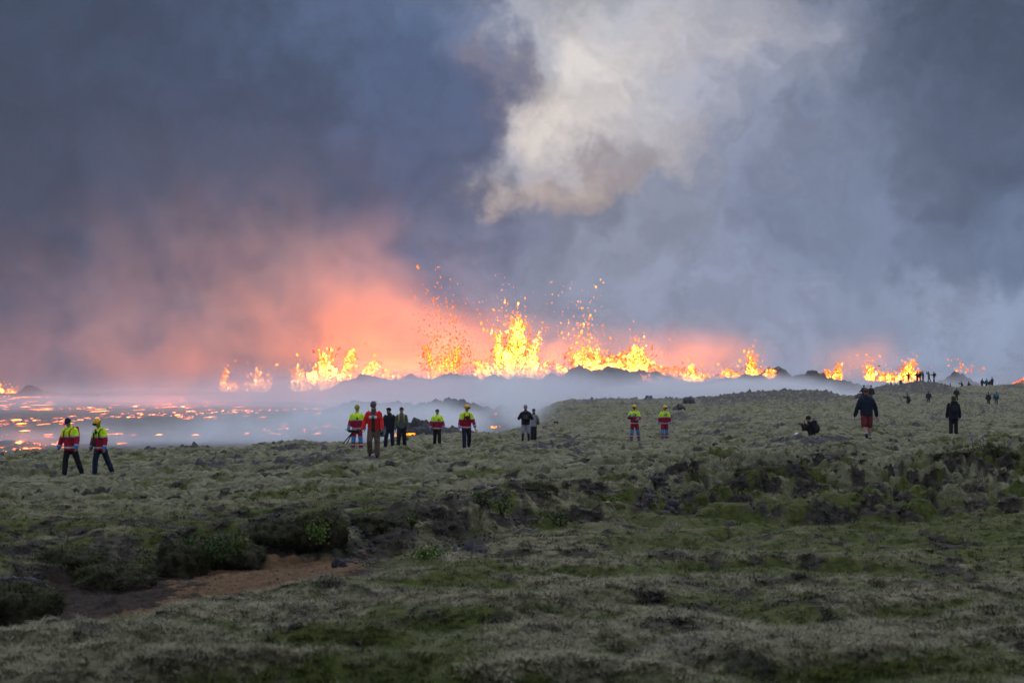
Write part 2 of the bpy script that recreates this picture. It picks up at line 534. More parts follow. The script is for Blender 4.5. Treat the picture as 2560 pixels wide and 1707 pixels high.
def ground_material():
    m, nt, out = new_mat('moss_heath')
    b = nt.n('ShaderNodeBsdfPrincipled')
    pos = nt.n('ShaderNodeTexCoord').outputs['Object']
    a1 = nt.n('ShaderNodeAttribute', attribute_name='cover').outputs
    a2 = nt.n('ShaderNodeAttribute', attribute_name='bare').outputs
    cov = nt.n('ShaderNodeSeparateColor')
    nt.link(a1['Color'], cov.inputs[0])
    bare = nt.n('ShaderNodeSeparateColor')
    nt.link(a2['Color'], bare.inputs[0])
    grass, heath, soil = cov.outputs
    red, rock, near = bare.outputs
    f1 = nt.noise(pos, 1.3, 5.0, 0.6)
    f2 = nt.noise(pos, 9.0, 4.0, 0.65)
    f3 = nt.noise(nt.vec('MULTIPLY', pos, (1.0, 0.5, 1.0)), 34.0, 3.0, 0.7)
    moss = nt.mix(nt.range(f1, 0.35, 0.65), (0.084, 0.081, 0.040), (0.205, 0.192, 0.114))
    moss = nt.mix(nt.range(f2, 0.42, 0.62, 0.0, 0.6), moss, (0.052, 0.058, 0.016))
    moss = nt.mix(nt.range(f3, 0.45, 0.62, 0.0, 0.25), moss, (0.27, 0.255, 0.19))
    nmoss = nt.mix(nt.range(f2, 0.35, 0.65), (0.084, 0.078, 0.034), (0.245, 0.220, 0.124))
    nmoss = nt.mix(nt.range(f3, 0.40, 0.62, 0.0, 0.5), nmoss, (0.052, 0.056, 0.020))
    moss = nt.mix(near, moss, nmoss)
    gcol = nt.mix(nt.range(f2, 0.35, 0.65), (0.029, 0.039, 0.006), (0.082, 0.096, 0.018))
    gcol = nt.mix(nt.range(f3, 0.45, 0.7, 0.0, 0.5), gcol, (0.090, 0.088, 0.040))
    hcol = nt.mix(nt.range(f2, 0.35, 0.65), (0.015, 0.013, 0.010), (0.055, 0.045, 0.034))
    scol = nt.mix(nt.range(f2, 0.35, 0.65), (0.009, 0.006, 0.004), (0.026, 0.016, 0.011))
    rcol = nt.mix(nt.range(f2, 0.35, 0.65), (0.082, 0.046, 0.020), (0.135, 0.076, 0.034))
    rcol = nt.mix(nt.range(f3, 0.5, 0.62, 0.0, 0.7), rcol, (0.055, 0.030, 0.020))
    kcol = nt.mix(nt.range(f2, 0.35, 0.65), (0.028, 0.026, 0.027), (0.085, 0.078, 0.076))
    edge = nt.math('MULTIPLY', nt.math('SUBTRACT', nt.math('ADD', f2, nt.math('MULTIPLY', nt.math('SUBTRACT', f3, 0.5), 0.6)), 0.5), 1.5)

    def m_(f, lo=0.22, hi=0.78):
        return nt.range(nt.math('ADD', f, edge), lo, hi)
    c = nt.mix(m_(grass), moss, gcol)
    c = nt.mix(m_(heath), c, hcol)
    c = nt.mix(m_(soil), c, nt.mix(m_(red), scol, rcol))
    c = nt.mix(m_(rock), c, kcol)
    nt.link(c, b.inputs['Base Color'])
    b.inputs['Roughness'].default_value = 0.95
    b.inputs['Specular IOR Level'].default_value = 0.08
    bp = nt.n('ShaderNodeBump')
    bp.inputs['Strength'].default_value = 0.55
    bp.inputs['Distance'].default_value = 0.05
    nt.link(nt.math('ADD', nt.noise(pos, 16.0, 5.0, 0.7), nt.math('MULTIPLY', f3, 0.5)), bp.inputs['Height'])
    nt.link(bp.outputs[0], b.inputs['Normal'])
    nt.link(b.outputs[0], out.inputs[0])
    return m


used = np.unique(gf)
remap = np.full(len(gv), -1, dtype=np.int64)
remap[used] = np.arange(len(used))
ground = np_obj('ground', gv[used], remap[gf], ground_material())
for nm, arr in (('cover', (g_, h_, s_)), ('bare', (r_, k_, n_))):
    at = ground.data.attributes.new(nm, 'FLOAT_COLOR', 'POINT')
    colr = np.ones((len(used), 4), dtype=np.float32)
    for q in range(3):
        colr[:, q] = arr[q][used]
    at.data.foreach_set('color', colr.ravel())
tag(ground, 'rolling moss and grass heath with an eroded gully', kind='structure')


# ------------------------------------------------------------------ lava field out to the horizon
PLAIN = -4.7


def lava_crust_material():
    m, nt, out = new_mat('lava_crust')
    b = nt.n('ShaderNodeBsdfPrincipled')
    pos = nt.n('ShaderNodeTexCoord').outputs['Object']
    f1 = nt.noise(pos, 0.6, 5.0, 0.65)
    nt.link(nt.mix(f1, (0.018, 0.017, 0.018), (0.060, 0.055, 0.056)), b.inputs['Base Color'])
    b.inputs['Roughness'].default_value = 0.8
    hot = nt.n('ShaderNodeAttribute', attribute_name='hot').outputs['Fac']
    crack = nt.math('MULTIPLY', hot, nt.range(nt.noise(nt.vec('MULTIPLY', pos, (0.75, 0.17, 1.0)), 1.0, 5.0, 0.75), 0.57, 0.66))
    temp = nt.noise(pos, 0.9, 3.0)
    nt.link(nt.mix(nt.range(temp, 0.4, 0.7), (1.0, 0.10, 0.015), (1.0, 0.28, 0.04)), b.inputs['Emission Color'])
    nt.link(nt.math('MULTIPLY', crack, 30.0), b.inputs['Emission Strength'])
    nt.link(b.outputs[0], out.inputs[0])
    m.cycles.emission_sampling = 'NONE'
    return m


lr = np.concatenate([np.linspace(-40, 84, 5), np.geomspace(90, 1100, 230), np.geomspace(1200, 9000, 14)])
lt = np.concatenate([np.linspace(-9, -.42, 10)[:-1], np.linspace(-.42, .42, 260), np.linspace(.42, 9, 10)[1:]])
LX = lt[None, :] * np.maximum(lr[:, None], 60)
LY = np.repeat(lr[:, None], len(lt), 1)
lb = np.abs(fbm(LX * 0.13, LY * 0.08, 4, 120)) * 0.55 + 0.5 * fbm(LX * 0.02, LY * 0.012, 3, 125)
LZ = PLAIN + lb * sstep(80, 110, LY) * sstep(1300, 1000, LY)
LPX = 1280 + FPX * LX / np.maximum(LY, 1)
hot = sstep(1250, 650, LPX + 260 * fbm(LX * 0.03, LY * 0.01, 3, 140)) * sstep(95, 130, LY) * sstep(1000, 900, LY)
hot = hot * sstep(-0.1, 0.4, fbm(LX * 0.035, LY * 0.009, 3, 131) + 0.05)
idx = np.arange(LX.size).reshape(LX.shape)
lf = np.stack([idx[:-1, :-1], idx[:-1, 1:], idx[1:, 1:], idx[1:, :-1]], -1).reshape(-1, 4)
lava_field = np_obj('lava_field', np.stack([LX.ravel(), LY.ravel(), LZ.ravel()], 1), lf, lava_crust_material())
at = lava_field.data.attributes.new('hot', 'FLOAT', 'POINT')
at.data.foreach_set('value', hot.ravel().astype(np.float32))
tag(lava_field, 'black crusted lava plain with glowing cracks', kind='structure')

# pools of bright melt between the crust plates
lr_ = np.random.default_rng(321)
pv_, pf_ = [], []
for i in range(60):
    D = math.exp(lr_.uniform(math.log(150), math.log(900)))
    px = lr_.uniform(-150, 820) if i % 3 else lr_.uniform(-150, 330)
    if px > 560 and D < 260:
        continue
    wd = lr_.uniform(3, 18) * (0.6 if D > 400 else 1.0) * D / FPX
    ln = lr_.uniform(0.8, 3.2) * D * D / (FPX * 4.6)
    n = 18
    ang = np.linspace(0, 2 * np.pi, n, endpoint=False)
    rad = 1 + 0.55 * lr_.normal(0, 0.6, n)
    X = (px - 1280) / FPX * D + wd / 2 * np.cos(ang) * np.clip(rad, .25, 2)
    Y = D + ln / 2 * np.sin(ang) * np.clip(rad, .25, 2)
    Z = np.full(n, PLAIN + float(np.abs(fbm(np.array([X.mean() * 0.13]), np.array([D * 0.08]), 4, 120))[0] * 0.55 + 0.5 * fbm(np.array([X.mean() * 0.02]), np.array([D * 0.012]), 3, 125)[0]) + 0.22)
    k = len(pv_)
    pv_ += list(np.stack([X, Y, Z], 1)) + [np.array([X.mean(), Y.mean(), Z[0] + 0.05])]
    pf_ += [(k + j, k + (j + 1) % n, k + n) for j in range(n)]
m, nt, out = new_mat('bright_melt')
e = nt.n('ShaderNodeEmission')
pos = nt.n('ShaderNodeTexCoord').outputs['Object']
f_ = nt.noise(nt.vec('MULTIPLY', pos, (1.2, 0.25, 1.0)), 1.0, 3.0, 0.6)
nt.link(nt.mix(nt.range(f_, 0.4, 0.6), (1.0, 0.10, 0.012), (1.0, 0.27, 0.04)), e.inputs[0])
nt.link(nt.range(f_, 0.35, 0.65, 2.5, 16.0), e.inputs[1])
nt.link(e.outputs[0], out.inputs[0])
m.cycles.emission_sampling = 'FRONT'
o = np_obj('glowing_melt', np.array(pv_), np.array(pf_), m, lava_field)
o['kind'] = 'stuff'
# ------------------------------------------------------------------ ridges, cones and lava flow fronts
def rock_material(name, dark, light, scale=0.35, glow=0.0):
    m, nt, out = new_mat(name)
    b = nt.n('ShaderNodeBsdfPrincipled')
    pos = nt.n('ShaderNodeTexCoord').outputs['Object']
    f = nt.noise(pos, scale, 6.0, 0.65)
    nt.link(nt.mix(nt.range(f, 0.3, 0.7), dark, light), b.inputs['Base Color'])
    b.inputs['Roughness'].default_value = 0.9
    b.inputs['Specular IOR Level'].default_value = 0.15
    bp = nt.n('ShaderNodeBump')
    bp.inputs['Strength'].default_value = 0.9
    bp.inputs['Distance'].default_value = 0.15 / scale
    nt.link(nt.noise(pos, scale * 4, 5.0, 0.7), bp.inputs['Height'])
    nt.link(bp.outputs[0], b.inputs['Normal'])
    if glow:
        e = nt.range(nt.noise(pos, scale * 1.6, 6.0, 0.75), 0.42, 0.66)
        h = nt.n('ShaderNodeAttribute', attribute_name='hot').outputs['Fac']
        e = nt.math('MULTIPLY', e, h)
        nt.link(nt.mix(nt.range(e, 0.2, 0.9), (1.0, 0.14, 0.01), (1.0, 0.34, 0.04)), b.inputs['Emission Color'])
        nt.link(nt.math('MULTIPLY', e, glow), b.inputs['Emission Strength'])
        m.cycles.emission_sampling = 'NONE'
    nt.link(b.outputs[0], out.inputs[0])
    return m


M_CONE = rock_material('spatter_rock', (0.020, 0.015, 0.014), (0.075, 0.058, 0.054))
M_FLOW = rock_material('lava_rubble', (0.020, 0.019, 0.020), (0.075, 0.068, 0.068), 1.2)
M_GLOW = rock_material('molten_firelit_rock', (0.020, 0.014, 0.012), (0.060, 0.045, 0.040), 0.22, glow=4.5)  # emission mixes molten splashes with lava light painted onto the wall


def ridge(name, prof, D, front, back, mat, rough=0.6, base=PLAIN - 0.4, back_z=None, seed=0, step=0.5, rows=30, hotf=None, scl=0.12):
    """a bank of rock whose crest follows prof (photograph px, py) at depth D"""
    xs = [(p[0] - 1280) / FPX * D for p in prof]
    zs = [slope(p[1]) * D for p in prof]
    X = np.arange(xs[0], xs[-1], step)
    crest = np.interp(X, xs, zs)
    dd = np.concatenate([np.linspace(-front, 0, rows * 2 // 3), np.linspace(0, back, rows // 3)[1:]])
    XX = np.repeat(X[None, :], len(dd), 0)
    DD = np.repeat(dd[:, None], len(X), 1)
    wob = fbm(XX * scl * 0.5, DD * 0.0 + seed, 3, 200 + seed) * front * 0.12
    t = np.where(DD < 0, 1 + DD / front, 1 - DD / max(back, 0.01))
    t = np.clip(t, 0, 1)
    sh = np.where(DD < 0, t ** 0.8, t)
    bz = base if back_z is None else back_z
    floor = np.where(DD < 0, base, bz)
    ZZ = floor + (crest[None, :] - floor) * sh
    hh = np.maximum(crest[None, :] - base, 0.3)
    ZZ = ZZ + rough * np.minimum(hh * 0.3, 1.0) * (fbm(XX * scl, (DD + D) * scl, 4, 210 + seed, 0.45)) * np.where(t > 0.02, 1, 0)
    # blocks along the crest
    ZZ = ZZ + rough * np.minimum(hh * 0.16, 1.3) * fbm(XX * scl * 1.6 + seed, DD * scl * 0.8, 5, 260 + seed, 0.65) * t ** 0.6
    ZZ = ZZ + rough * 0.35 * np.minimum(hh * 0.3, 1.0) * np.minimum(np.abs(perlin(XX * scl * 4, DD * scl * 4, 230 + seed)) * 2, 1) * t
    YY = D + DD + wob * t
    idx = np.arange(XX.size).reshape(XX.shape)
    f = np.stack([idx[:-1, :-1], idx[:-1, 1:], idx[1:, 1:], idx[1:, :-1]], -1).reshape(-1, 4)
    o = np_obj(name, np.stack([XX.ravel(), YY.ravel(), ZZ.ravel()], 1), f, mat)
    if hotf is not None:
        at = o.data.attributes.new('hot', 'FLOAT', 'POINT')
        at.data.foreach_set('value', np.broadcast_to(hotf(XX, DD, t), XX.shape).ravel().astype(np.float32))
    return o


RAMP = [(640, 986), (700, 981), (800, 979), (840, 962), (870, 945), (900, 934), (925, 936), (950, 941), (975, 950), (1000, 944), (1030, 937), (1055, 942),
        (1075, 952), (1090, 945), (1120, 935), (1160, 931), (1185, 940), (1202, 951), (1222, 938), (1240, 935), (1258, 939), (1268, 948), (1285, 940),
        (1310, 937), (1340, 946), (1352, 944), (1370, 932), (1395, 936), (1408, 941), (1425, 926), (1445, 918), (1462, 921), (1478, 931), (1495, 921),
        (1512, 917), (1540, 919), (1558, 924), (1580, 932), (1600, 925), (1630, 927), (1660, 938), (1690, 948), (1720, 953), (1790, 952), (1812, 944),
        (1835, 945), (1850, 939), (1890, 941), (1920, 943), (1960, 948), (2000, 960)]
RAMP = [(p[0], p[1] + (3 if p[0] < 1400 else 0)) for p in RAMP]
tag(ridge('crater_rampart', RAMP, 940, 60, 16, M_CONE, 0.9, seed=1, step=0.7), 'long dark rampart of spatter banked in front of the tallest lava fountains', 'rampart')
WALL = [(1385, 945), (1405, 935), (1425, 918), (1442, 899), (1460, 889), (1480, 886), (1520, 888), (1560, 887), (1610, 890), (1630, 909), (1655, 918),
        (1685, 912), (1703, 918), (1718, 936), (1730, 955)]
tag(ridge('crater_wall', WALL, 1000, 14, 30, M_GLOW, 1.2, seed=2, step=0.7, hotf=lambda x, d, t: sstep(95, 70, x) * 0.65 + 0.35),
    'orange crater wall, lava light painted on it as glow, behind the twin lava sprays', 'crater wall')
tag(ridge('spatter_cone', [(1880, 955), (1900, 938), (1920, 923), (1935, 920), (1950, 920), (1962, 925), (1976, 936), (1992, 947), (2010, 962)], 900, 26, 22, M_CONE, 0.8, seed=3),
    'dark cone with a fire-filled notch right of the small fountains', 'lava cone')
tag(ridge('spatter_cone', [(1940, 975), (1965, 952), (1985, 943), (2005, 935), (2015, 930), (2026, 927), (2038, 930), (2050, 931), (2060, 939), (2068, 949), (2100, 950), (2124, 954),
                           (2130, 962), (2160, 967), (2190, 972), (2230, 982)], 620, 22, 26, M_CONE, 0.7, seed=4, step=0.4, scl=0.2),
    'dark twin-humped lava cone with a long low tail, beside the smoking slope', 'lava cone')
tag(ridge('spatter_cone', [(2320, 968), (2345, 951), (2365, 945), (2380, 934), (2395, 931), (2408, 935), (2420, 944), (2438, 950), (2452, 962), (2470, 972)], 760, 20, 24, M_CONE, 0.7, seed=5, step=0.4, scl=0.2),
    'pointed dark lava cone behind the onlookers on the far ridge', 'lava cone')
tag(ridge('spatter_cone', [(40, 992), (55, 975), (66, 965), (78, 964), (92, 970), (108, 978), (140, 981), (190, 985), (230, 992)], 930, 24, 24, M_CONE, 0.7, seed=6),
    'lone dark spatter mound on the lava plain beside the leftmost fountain', 'lava cone')
tag(ridge('spatter_cone', [(2515, 972), (2535, 955), (2550, 946), (2565, 943), (2600, 948), (2640, 965)], 900, 24, 24, M_GLOW, 0.8, seed=7, hotf=lambda x, d, t: t * 0.9),
    'red glowing lava mound cut by the picture edge beyond the far ridge', 'lava cone')
tag(ridge('lava_flow', [(985, 1052), (1008, 1040), (1030, 1024), (1050, 1012), (1085, 1004), (1130, 1003), (1175, 1007), (1205, 1016), (1232, 1020), (1245, 1016), (1290, 1020),
                        (1310, 1030), (1330, 1045)], 195, 14, 14, M_FLOW, 0.55, seed=8, step=0.12, rows=60, scl=0.5),
    'black hummocky lava flow front smoking behind the rescuers', 'lava flow')
tag(ridge('lava_flow', [(1000, 1086), (1015, 1070), (1035, 1062), (1080, 1062), (1110, 1068), (1150, 1076), (1190, 1082), (1230, 1088)], 139, 8, 8, M_FLOW, 0.7, seed=9, step=0.1, rows=50, scl=0.7),
    'low black lava toe at the edge of the moss', 'lava flow')
tag(ridge('lava_flow', [(1180, 1052), (1210, 1042), (1245, 1036), (1275, 1032), (1300, 1038), (1330, 1047)], 172, 8, 8, M_FLOW, 0.8, seed=11, step=0.1, rows=50, scl=0.6),
    'black lava lobe steaming beside the couple', 'lava flow')
tag(ridge('lava_flow', [(800, 1030), (840, 1014), (880, 1007), (930, 1010), (985, 1008), (1040, 1014), (1080, 1030)], 330, 16, 18, M_FLOW, 1.0, seed=10, step=0.25, rows=45, scl=0.3),
    'distant lava levee veiled in blue smoke', 'lava flow')


tag(ridge('screen_levee', [(-520, 984), (-200, 982), (-60, 984), (50, 983), (150, 982), (240, 983), (330, 981), (420, 983), (500, 982), (560, 981), (600, 983), (680, 984), (720, 990)], 945, 24, 7, M_CONE, 0.8, seed=12, step=1.0),  # ridge added to hide the glow strips behind it
    'low dark levee along the far edge of the glowing plain, added to hide the glow strips', 'lava levee')


# ------------------------------------------------------------------ molten lava
def emit_ramp(name, stops, strength, sampling, attr='melt'):
    m, nt, out = new_mat(name)
    e = nt.n('ShaderNodeEmission')
    h = nt.n('ShaderNodeAttribute', attribute_name=attr).outputs['Fac']
    cr = nt.n('ShaderNodeValToRGB')
    cr.color_ramp.interpolation = 'LINEAR'
    els = cr.color_ramp.elements
    while len(els) < len(stops):
        els.new(0.5)
    for q, (p, c) in enumerate(stops):
        els[q].position = p
        els[q].color = (c[0], c[1], c[2], 1)
    nt.link(h, cr.inputs[0])
    nt.link(cr.outputs[0], e.inputs[0])
    e.inputs[1].default_value = strength
    nt.link(e.outputs[0], out.inputs[0])
    m.cycles.emission_sampling = sampling
    return m


M_MOLTEN = emit_ramp('molten_spatter', [(0.0, (0.09, 0.012, 0.0006)), (0.35, (0.22, 0.048, 0.002)), (0.65, (0.48, 0.140, 0.008)), (1.0, (1.2, 0.50, 0.090))], 9.0, 'NONE')
m, nt, out = new_mat('molten_core')
e = nt.n('ShaderNodeEmission')
e.inputs[0].default_value = (1.0, 0.30, 0.045, 1)
e.inputs[1].default_value = 16.0
nt.link(e.outputs[0], out.inputs[0])
m.cycles.emission_sampling = 'FRONT'
M_CORE = m
m, nt, out = new_mat('molten_pool')
e = nt.n('ShaderNodeEmission')
e.inputs[0].default_value = (1.0, 0.25, 0.045, 1)
e.inputs[1].default_value = 34.0
nt.link(e.outputs[0], out.inputs[0])
m.cycles.emission_sampling = 'FRONT'
M_POOL = m

m, nt, out = new_mat('added_smoke_glow')  # glow of the added, unseen strips that light the left smoke
e = nt.n('ShaderNodeEmission')
e.inputs[0].default_value = (1.0, 0.25, 0.05, 1)
e.inputs[1].default_value = 10.0
nt.link(e.outputs[0], out.inputs[0])
m.cycles.emission_sampling = 'FRONT'
M_SMOKE_GLOW = m

_bm = bmesh.new()
bmesh.ops.create_icosphere(_bm, subdivisions=1, radius=1.0)
ICO_V = np.array([v.co[:] for v in _bm.verts])
ICO_F = np.array([[v.index for v in f.verts] for f in _bm.faces])
_bm.free()
OCT_V = np.array([[1, 0, 0], [-1, 0, 0], [0, 1, 0], [0, -1, 0], [0, 0, 1], [0, 0, -1]], float)
OCT_F = np.array([[0, 2, 4], [2, 1, 4], [1, 3, 4], [3, 0, 4], [2, 0, 5], [1, 2, 5], [3, 1, 5], [0, 3, 5]])


def blobs(name, P, Rr, V, heat, mat, parent, big=True, lr_=None):
    """many small irregular lumps, each stretched along V, as one mesh with a heat attribute"""
    lr_ = lr_ or rng
    bv, bf = (ICO_V, ICO_F) if big else (OCT_V, OCT_F)
    n, k = len(P), len(bv)
    sh = bv[None] * (1 + lr_.uniform(-0.45, 0.45, (n, k, 1)))
    sp = np.linalg.norm(V, axis=1, keepdims=True)
    dirv = V / np.maximum(sp, 1e-6)
    st = (1 + np.clip(sp * 0.05, 0, 1.3))[:, None, :]
    along = (sh * dirv[:, None, :]).sum(-1, keepdims=True) * dirv[:, None, :]
    sh = (sh - along) * 0.85 + along * st
    verts = (P[:, None, :] + sh * Rr[:, None, None]).reshape(-1, 3)
    faces = (bf[None] + (np.arange(n) * k)[:, None, None]).reshape(-1, 3)
    o = np_obj(name, verts, faces, mat, parent, smooth=True)
    at = o.data.attributes.new('melt', 'FLOAT', 'POINT')
    o['kind'] = 'stuff'
    at.data.foreach_set('value', np.repeat(np.clip(heat, 0, 1), k).astype(np.float32))
    return o


G9 = 9.8


def fountain(px, py, D, jets, label, core=(), seed=0, name='lava_fountain', cool=0.0):
    """jets: (dx px, apex height px, apex lean px, half width px, dense count, loose count, min launch)"""
    lr_ = np.random.default_rng(500 + seed)
    s = D / FPX
    root = empty(name, spot(px, py, D))
    tag(root, label, 'lava fountain', 'fire fountains along the fissure')
    dp, dr, dv, dh = [], [], [], []
    lp, lrad, lv, lh = [], [], [], []
    for (dx, H, lean, hw, nd, nl, u0) in jets:
        v0 = math.sqrt(2 * G9 * max(H * s, 0.5))
        tap = v0 / G9
        # dense sheets: filaments thrown up together
        ncl = int(nd * 1.9) // 7 if nd else 0
        hw = hw * 1.05
        uz = u0 + (1 - u0) * lr_.beta(1.3, 1.5, ncl)
        vx = lean * s / tap * uz + lr_.normal(0, 0.55, ncl) * hw * s / tap
        vy = lr_.normal(0, 0.6, ncl) * hw * s / tap * 0.8
        vz = v0 * uz
        age = lr_.uniform(0.04, 1.25, ncl) * vz / G9
        x0 = lr_.normal(0, 0.35, ncl) * hw * s
        y0 = lr_.normal(0, 2.0, ncl)
        for c in range(ncl):
            kk = 7
            a = age[c] + np.linspace(-0.10, 0.10, kk) * lr_.uniform(0.3, 2.0) * tap
            a = np.maximum(a, 0.0)
            x = dx * s + x0[c] + vx[c] * a + lr_.normal(0, 0.26, kk)
            y = y0[c] + vy[c] * a + lr_.normal(0, 0.26, kk)
            z = vz[c] * a - 0.5 * G9 * a * a + lr_.normal(0, 0.26, kk)
            ok = z > -2.5
            core_d = np.abs(vx[c] - lean * s / tap * uz[c]) / max(hw * s / tap, 1e-6)
            dp.append(np.stack([x, y, z], 1)[ok])
            dv.append(np.stack([np.full(kk, vx[c]), np.full(kk, vy[c]), vz[c] - G9 * a], 1)[ok])
            hgt = np.clip(z / max(H * s, 1), 0, 1)
            dr.append((lr_.uniform(0.14, 0.48, kk) * (1.15 - 0.35 * hgt))[ok])
            dh.append((0.98 - 0.78 * core_d - 0.26 * hgt + lr_.normal(0, 0.12) + lr_.normal(0, 0.08, kk) - cool)[ok])
        # loose spatter
        if nl:
            uz = 0.55 + 0.75 * lr_.beta(2.2, 2.2, nl)
            vx = lean * s / tap * uz + lr_.normal(0, 0.95, nl) * hw * s / tap
            vy = lr_.normal(0, 0.9, nl) * hw * s / tap
            vz = v0 * uz
            a = lr_.uniform(0.35, 1.7, nl) * vz / G9
            z = vz * a - 0.5 * G9 * a * a
            P = np.stack([dx * s + vx * a, vy * a, z], 1)
            ok = z > 0.5
            lp.append(P[ok])
            lv.append(np.stack([vx, vy, vz - G9 * a], 1)[ok])
            rr = 0.09 + 0.75 * lr_.beta(0.9, 4.5, nl)
            lrad.append(rr[ok])
            lh.append((0.24 + 0.75 * (rr - 0.11) + lr_.normal(0, 0.10, nl) - cool)[ok])
    if dp:
        P = np.concatenate(dp)
        blobs('molten_jet', P, np.concatenate(dr), np.concatenate(dv), np.concatenate(dh), M_MOLTEN, root, False, lr_)
    # fine spray round the jets
    if dp:
        Q = np.concatenate(dp)
        nq = len(Q) // 4
        q_ = Q[lr_.integers(0, len(Q), nq)] + lr_.normal(0, 1, (nq, 3)) * np.array([2.2, 1.5, 2.4])
        q_ = q_[q_[:, 2] > -1.0]
        lp.append(q_)
        lv.append(np.tile([0.0, 0.0, 6.0], (len(q_), 1)))
        lrad.append(lr_.uniform(0.07, 0.17, len(q_)))
        lh.append(lr_.uniform(0.0, 0.45, len(q_)))
    if lp:
        P = np.concatenate(lp)
        blobs('spatter', P, np.concatenate(lrad), np.concatenate(lv), np.concatenate(lh), M_MOLTEN, root, False, lr_)
    if core:
        vs, fs = [], []
        for (dx, dz, rx, rz) in core:
            nn = ICO_V * (1 + lr_.uniform(-0.25, 0.25, (len(ICO_V), 1)))
            vs.append(nn * np.array([rx * s, 1.6, rz * s]) + np.array([dx * s, 0.8, -dz * s]))
            fs.append(ICO_F + len(ICO_V) * (len(vs) - 1))
        np_obj('core', np.concatenate(vs), np.concatenate(fs), M_CORE, root)['kind'] = 'stuff'
    return root


FD = 962.0
fountain(5, 993, FD, [(-8, 42, -4, 12, 320, 20, .25), (16, 26, 8, 14, 240, 40, .25)], 'small lava fountain at the picture edge beside the lone spatter mound', [(-6, -12, 9, 12)], 1, cool=0.05)
fountain(567, 976, FD, [(-10, 56, 10, 7, 300, 22, .5), (14, 26, 6, 18, 260, 0, .2)], 'short hooked lava fountain, smaller of the pair on the pink smoky plain', [(8, -6, 9, 6)], 2, cool=0.18)
fountain(640, 976, FD, [(4, 52, 2, 20, 620, 90, .25), (22, 36, 14, 14, 260, 20, .25), (-20, 26, -8, 12, 180, 10, .25)], 'rounded lava fountain, larger of the pair on the pink smoky plain', [(2, -14, 14, 14)], 3, cool=0.12)
fountain(800, 974, FD, [(6, 112, 8, 22, 1300, 70, .3), (-45, 68, -12, 22, 620, 40, .2), (60, 112, 22, 12, 760, 30, .6), (95, 80, 46, 12, 640, 20, .5), (20, 50, 0, 50, 800, 0, .15), (-64, 28, -4, 10, 160, 20, .2)],
         'wide lava fountain with a looping arch, left of the sparse tall spray', [(-10, -30, 30, 22), (20, -45, 24, 18), (60, -30, 22, 14)], 4)
fountain(985, 948, FD, [(-10, 26, -10, 14, 180, 20, .3), (12, 18, 12, 10, 120, 20, .3)], 'little lava splash in the saddle between two rampart humps', [], 5, cool=0.05)
fountain(1118, 944, FD, [(-20, 205, -10, 30, 0, 300, .8), (10, 150, 12, 34, 0, 300, .6), (-40, 82, -12, 9, 170, 20, .85), (0, 70, 0, 46, 900, 160, .1), (20, 100, 6, 20, 160, 120, .75), (-30, 40, -10, 30, 260, 30, .2)],
         'sparse tall spray of separate lava clots, the highest thrown', [], 6, cool=0.22)
fountain(1290, 944, FD, [(0, 172, 6, 22, 3600, 120, .15), (-36, 128, -14, 16, 900, 70, .45), (30, 120, 24, 18, 1000, 80, .2), (-70, 52, -26, 30, 900, 30, .15), (60, 52, 24, 16, 420, 20, .2), (-8, 168, -22, 10, 0, 170, .9)],
         'tallest dense lava fountain, a blinding yellow-white pillar at the middle', [(4, -36, 30, 36), (8, -85, 17, 42), (-20, -50, 18, 30), (38, -24, 20, 22)], 7)
fountain(1500, 928, FD + 14, [(-45, 66, -8, 26, 900, 160, .2), (-5, 60, -10, 26, 900, 260, .2), (-20, 150, -24, 30, 0, 300, .7), (86, 70, 6, 20, 1700, 220, .25), (40, 34, 0, 34, 700, 30, .2), (-95, 20, -12, 14, 220, 20, .2), (100, 44, 22, 16, 420, 60, .2)],
         'broad double lava spray bursting in front of the orange crater wall', [(-30, -14, 26, 14), (20, -12, 26, 10), (84, -30, 18, 26)], 8)
fountain(1728, 951, FD, [(0, 46, -4, 14, 420, 40, .35), (18, 20, 14, 16, 260, 20, .2), (-14, 22, -8, 12, 160, 14, .2)], 'small pointed lava fountain right of the orange crater wall', [(4, -8, 14, 8)], 9)
fountain(1866, 941, FD, [(10, 62, 2, 11, 520, 150, .3), (-38, 24, -8, 26, 360, 40, .15), (16, 28, 10, 18, 240, 20, .2)], 'lava fountain with a thin spray top, left of the notched cone', [(10, -12, 12, 14)], 10, cool=0.08)
fountain(1926, 941, 880, [(0, 22, 0, 12, 260, 16, .2)], 'small fire burning in the notch of the dark cone', [(0, -7, 8, 7)], 11, cool=0.1)
fountain(2086, 951, FD, [(8, 46, 4, 10, 360, 30, .3), (-12, 34, -6, 9, 220, 16, .4), (0, 14, 0, 22, 160, 0, .2)], 'forked lava fountain rising behind the tail of the twin-humped cone', [(4, -8, 10, 9)], 12, cool=0.15)
fountain(2180, 948, FD, [(-4, 44, -4, 13, 320, 90, .25), (20, 14, 10, 10, 140, 10, .2)], 'lava fountain left of the onlookers, with pale pink smoke beside it', [(0, -8, 9, 8)], 13, cool=0.12)
fountain(2248, 952, FD, [(-20, 22, -8, 20, 320, 70, .2), (14, 46, 10, 16, 380, 80, .3), (28, 56, 6, 8, 120, 20, .75), (36, 30, 8, 12, 220, 10, .2)], 'low ragged lava spray right behind the onlookers on the rocky knoll', [(0, -6, 16, 6)], 14, cool=0.1)
fountain(2400, 940, 775, [(-4, 34, -4, 14, 0, 46, .6), (24, 20, 10, 14, 0, 40, .5)], 'faint spatter thrown over the pointed far cone', [], 15, cool=0.2)

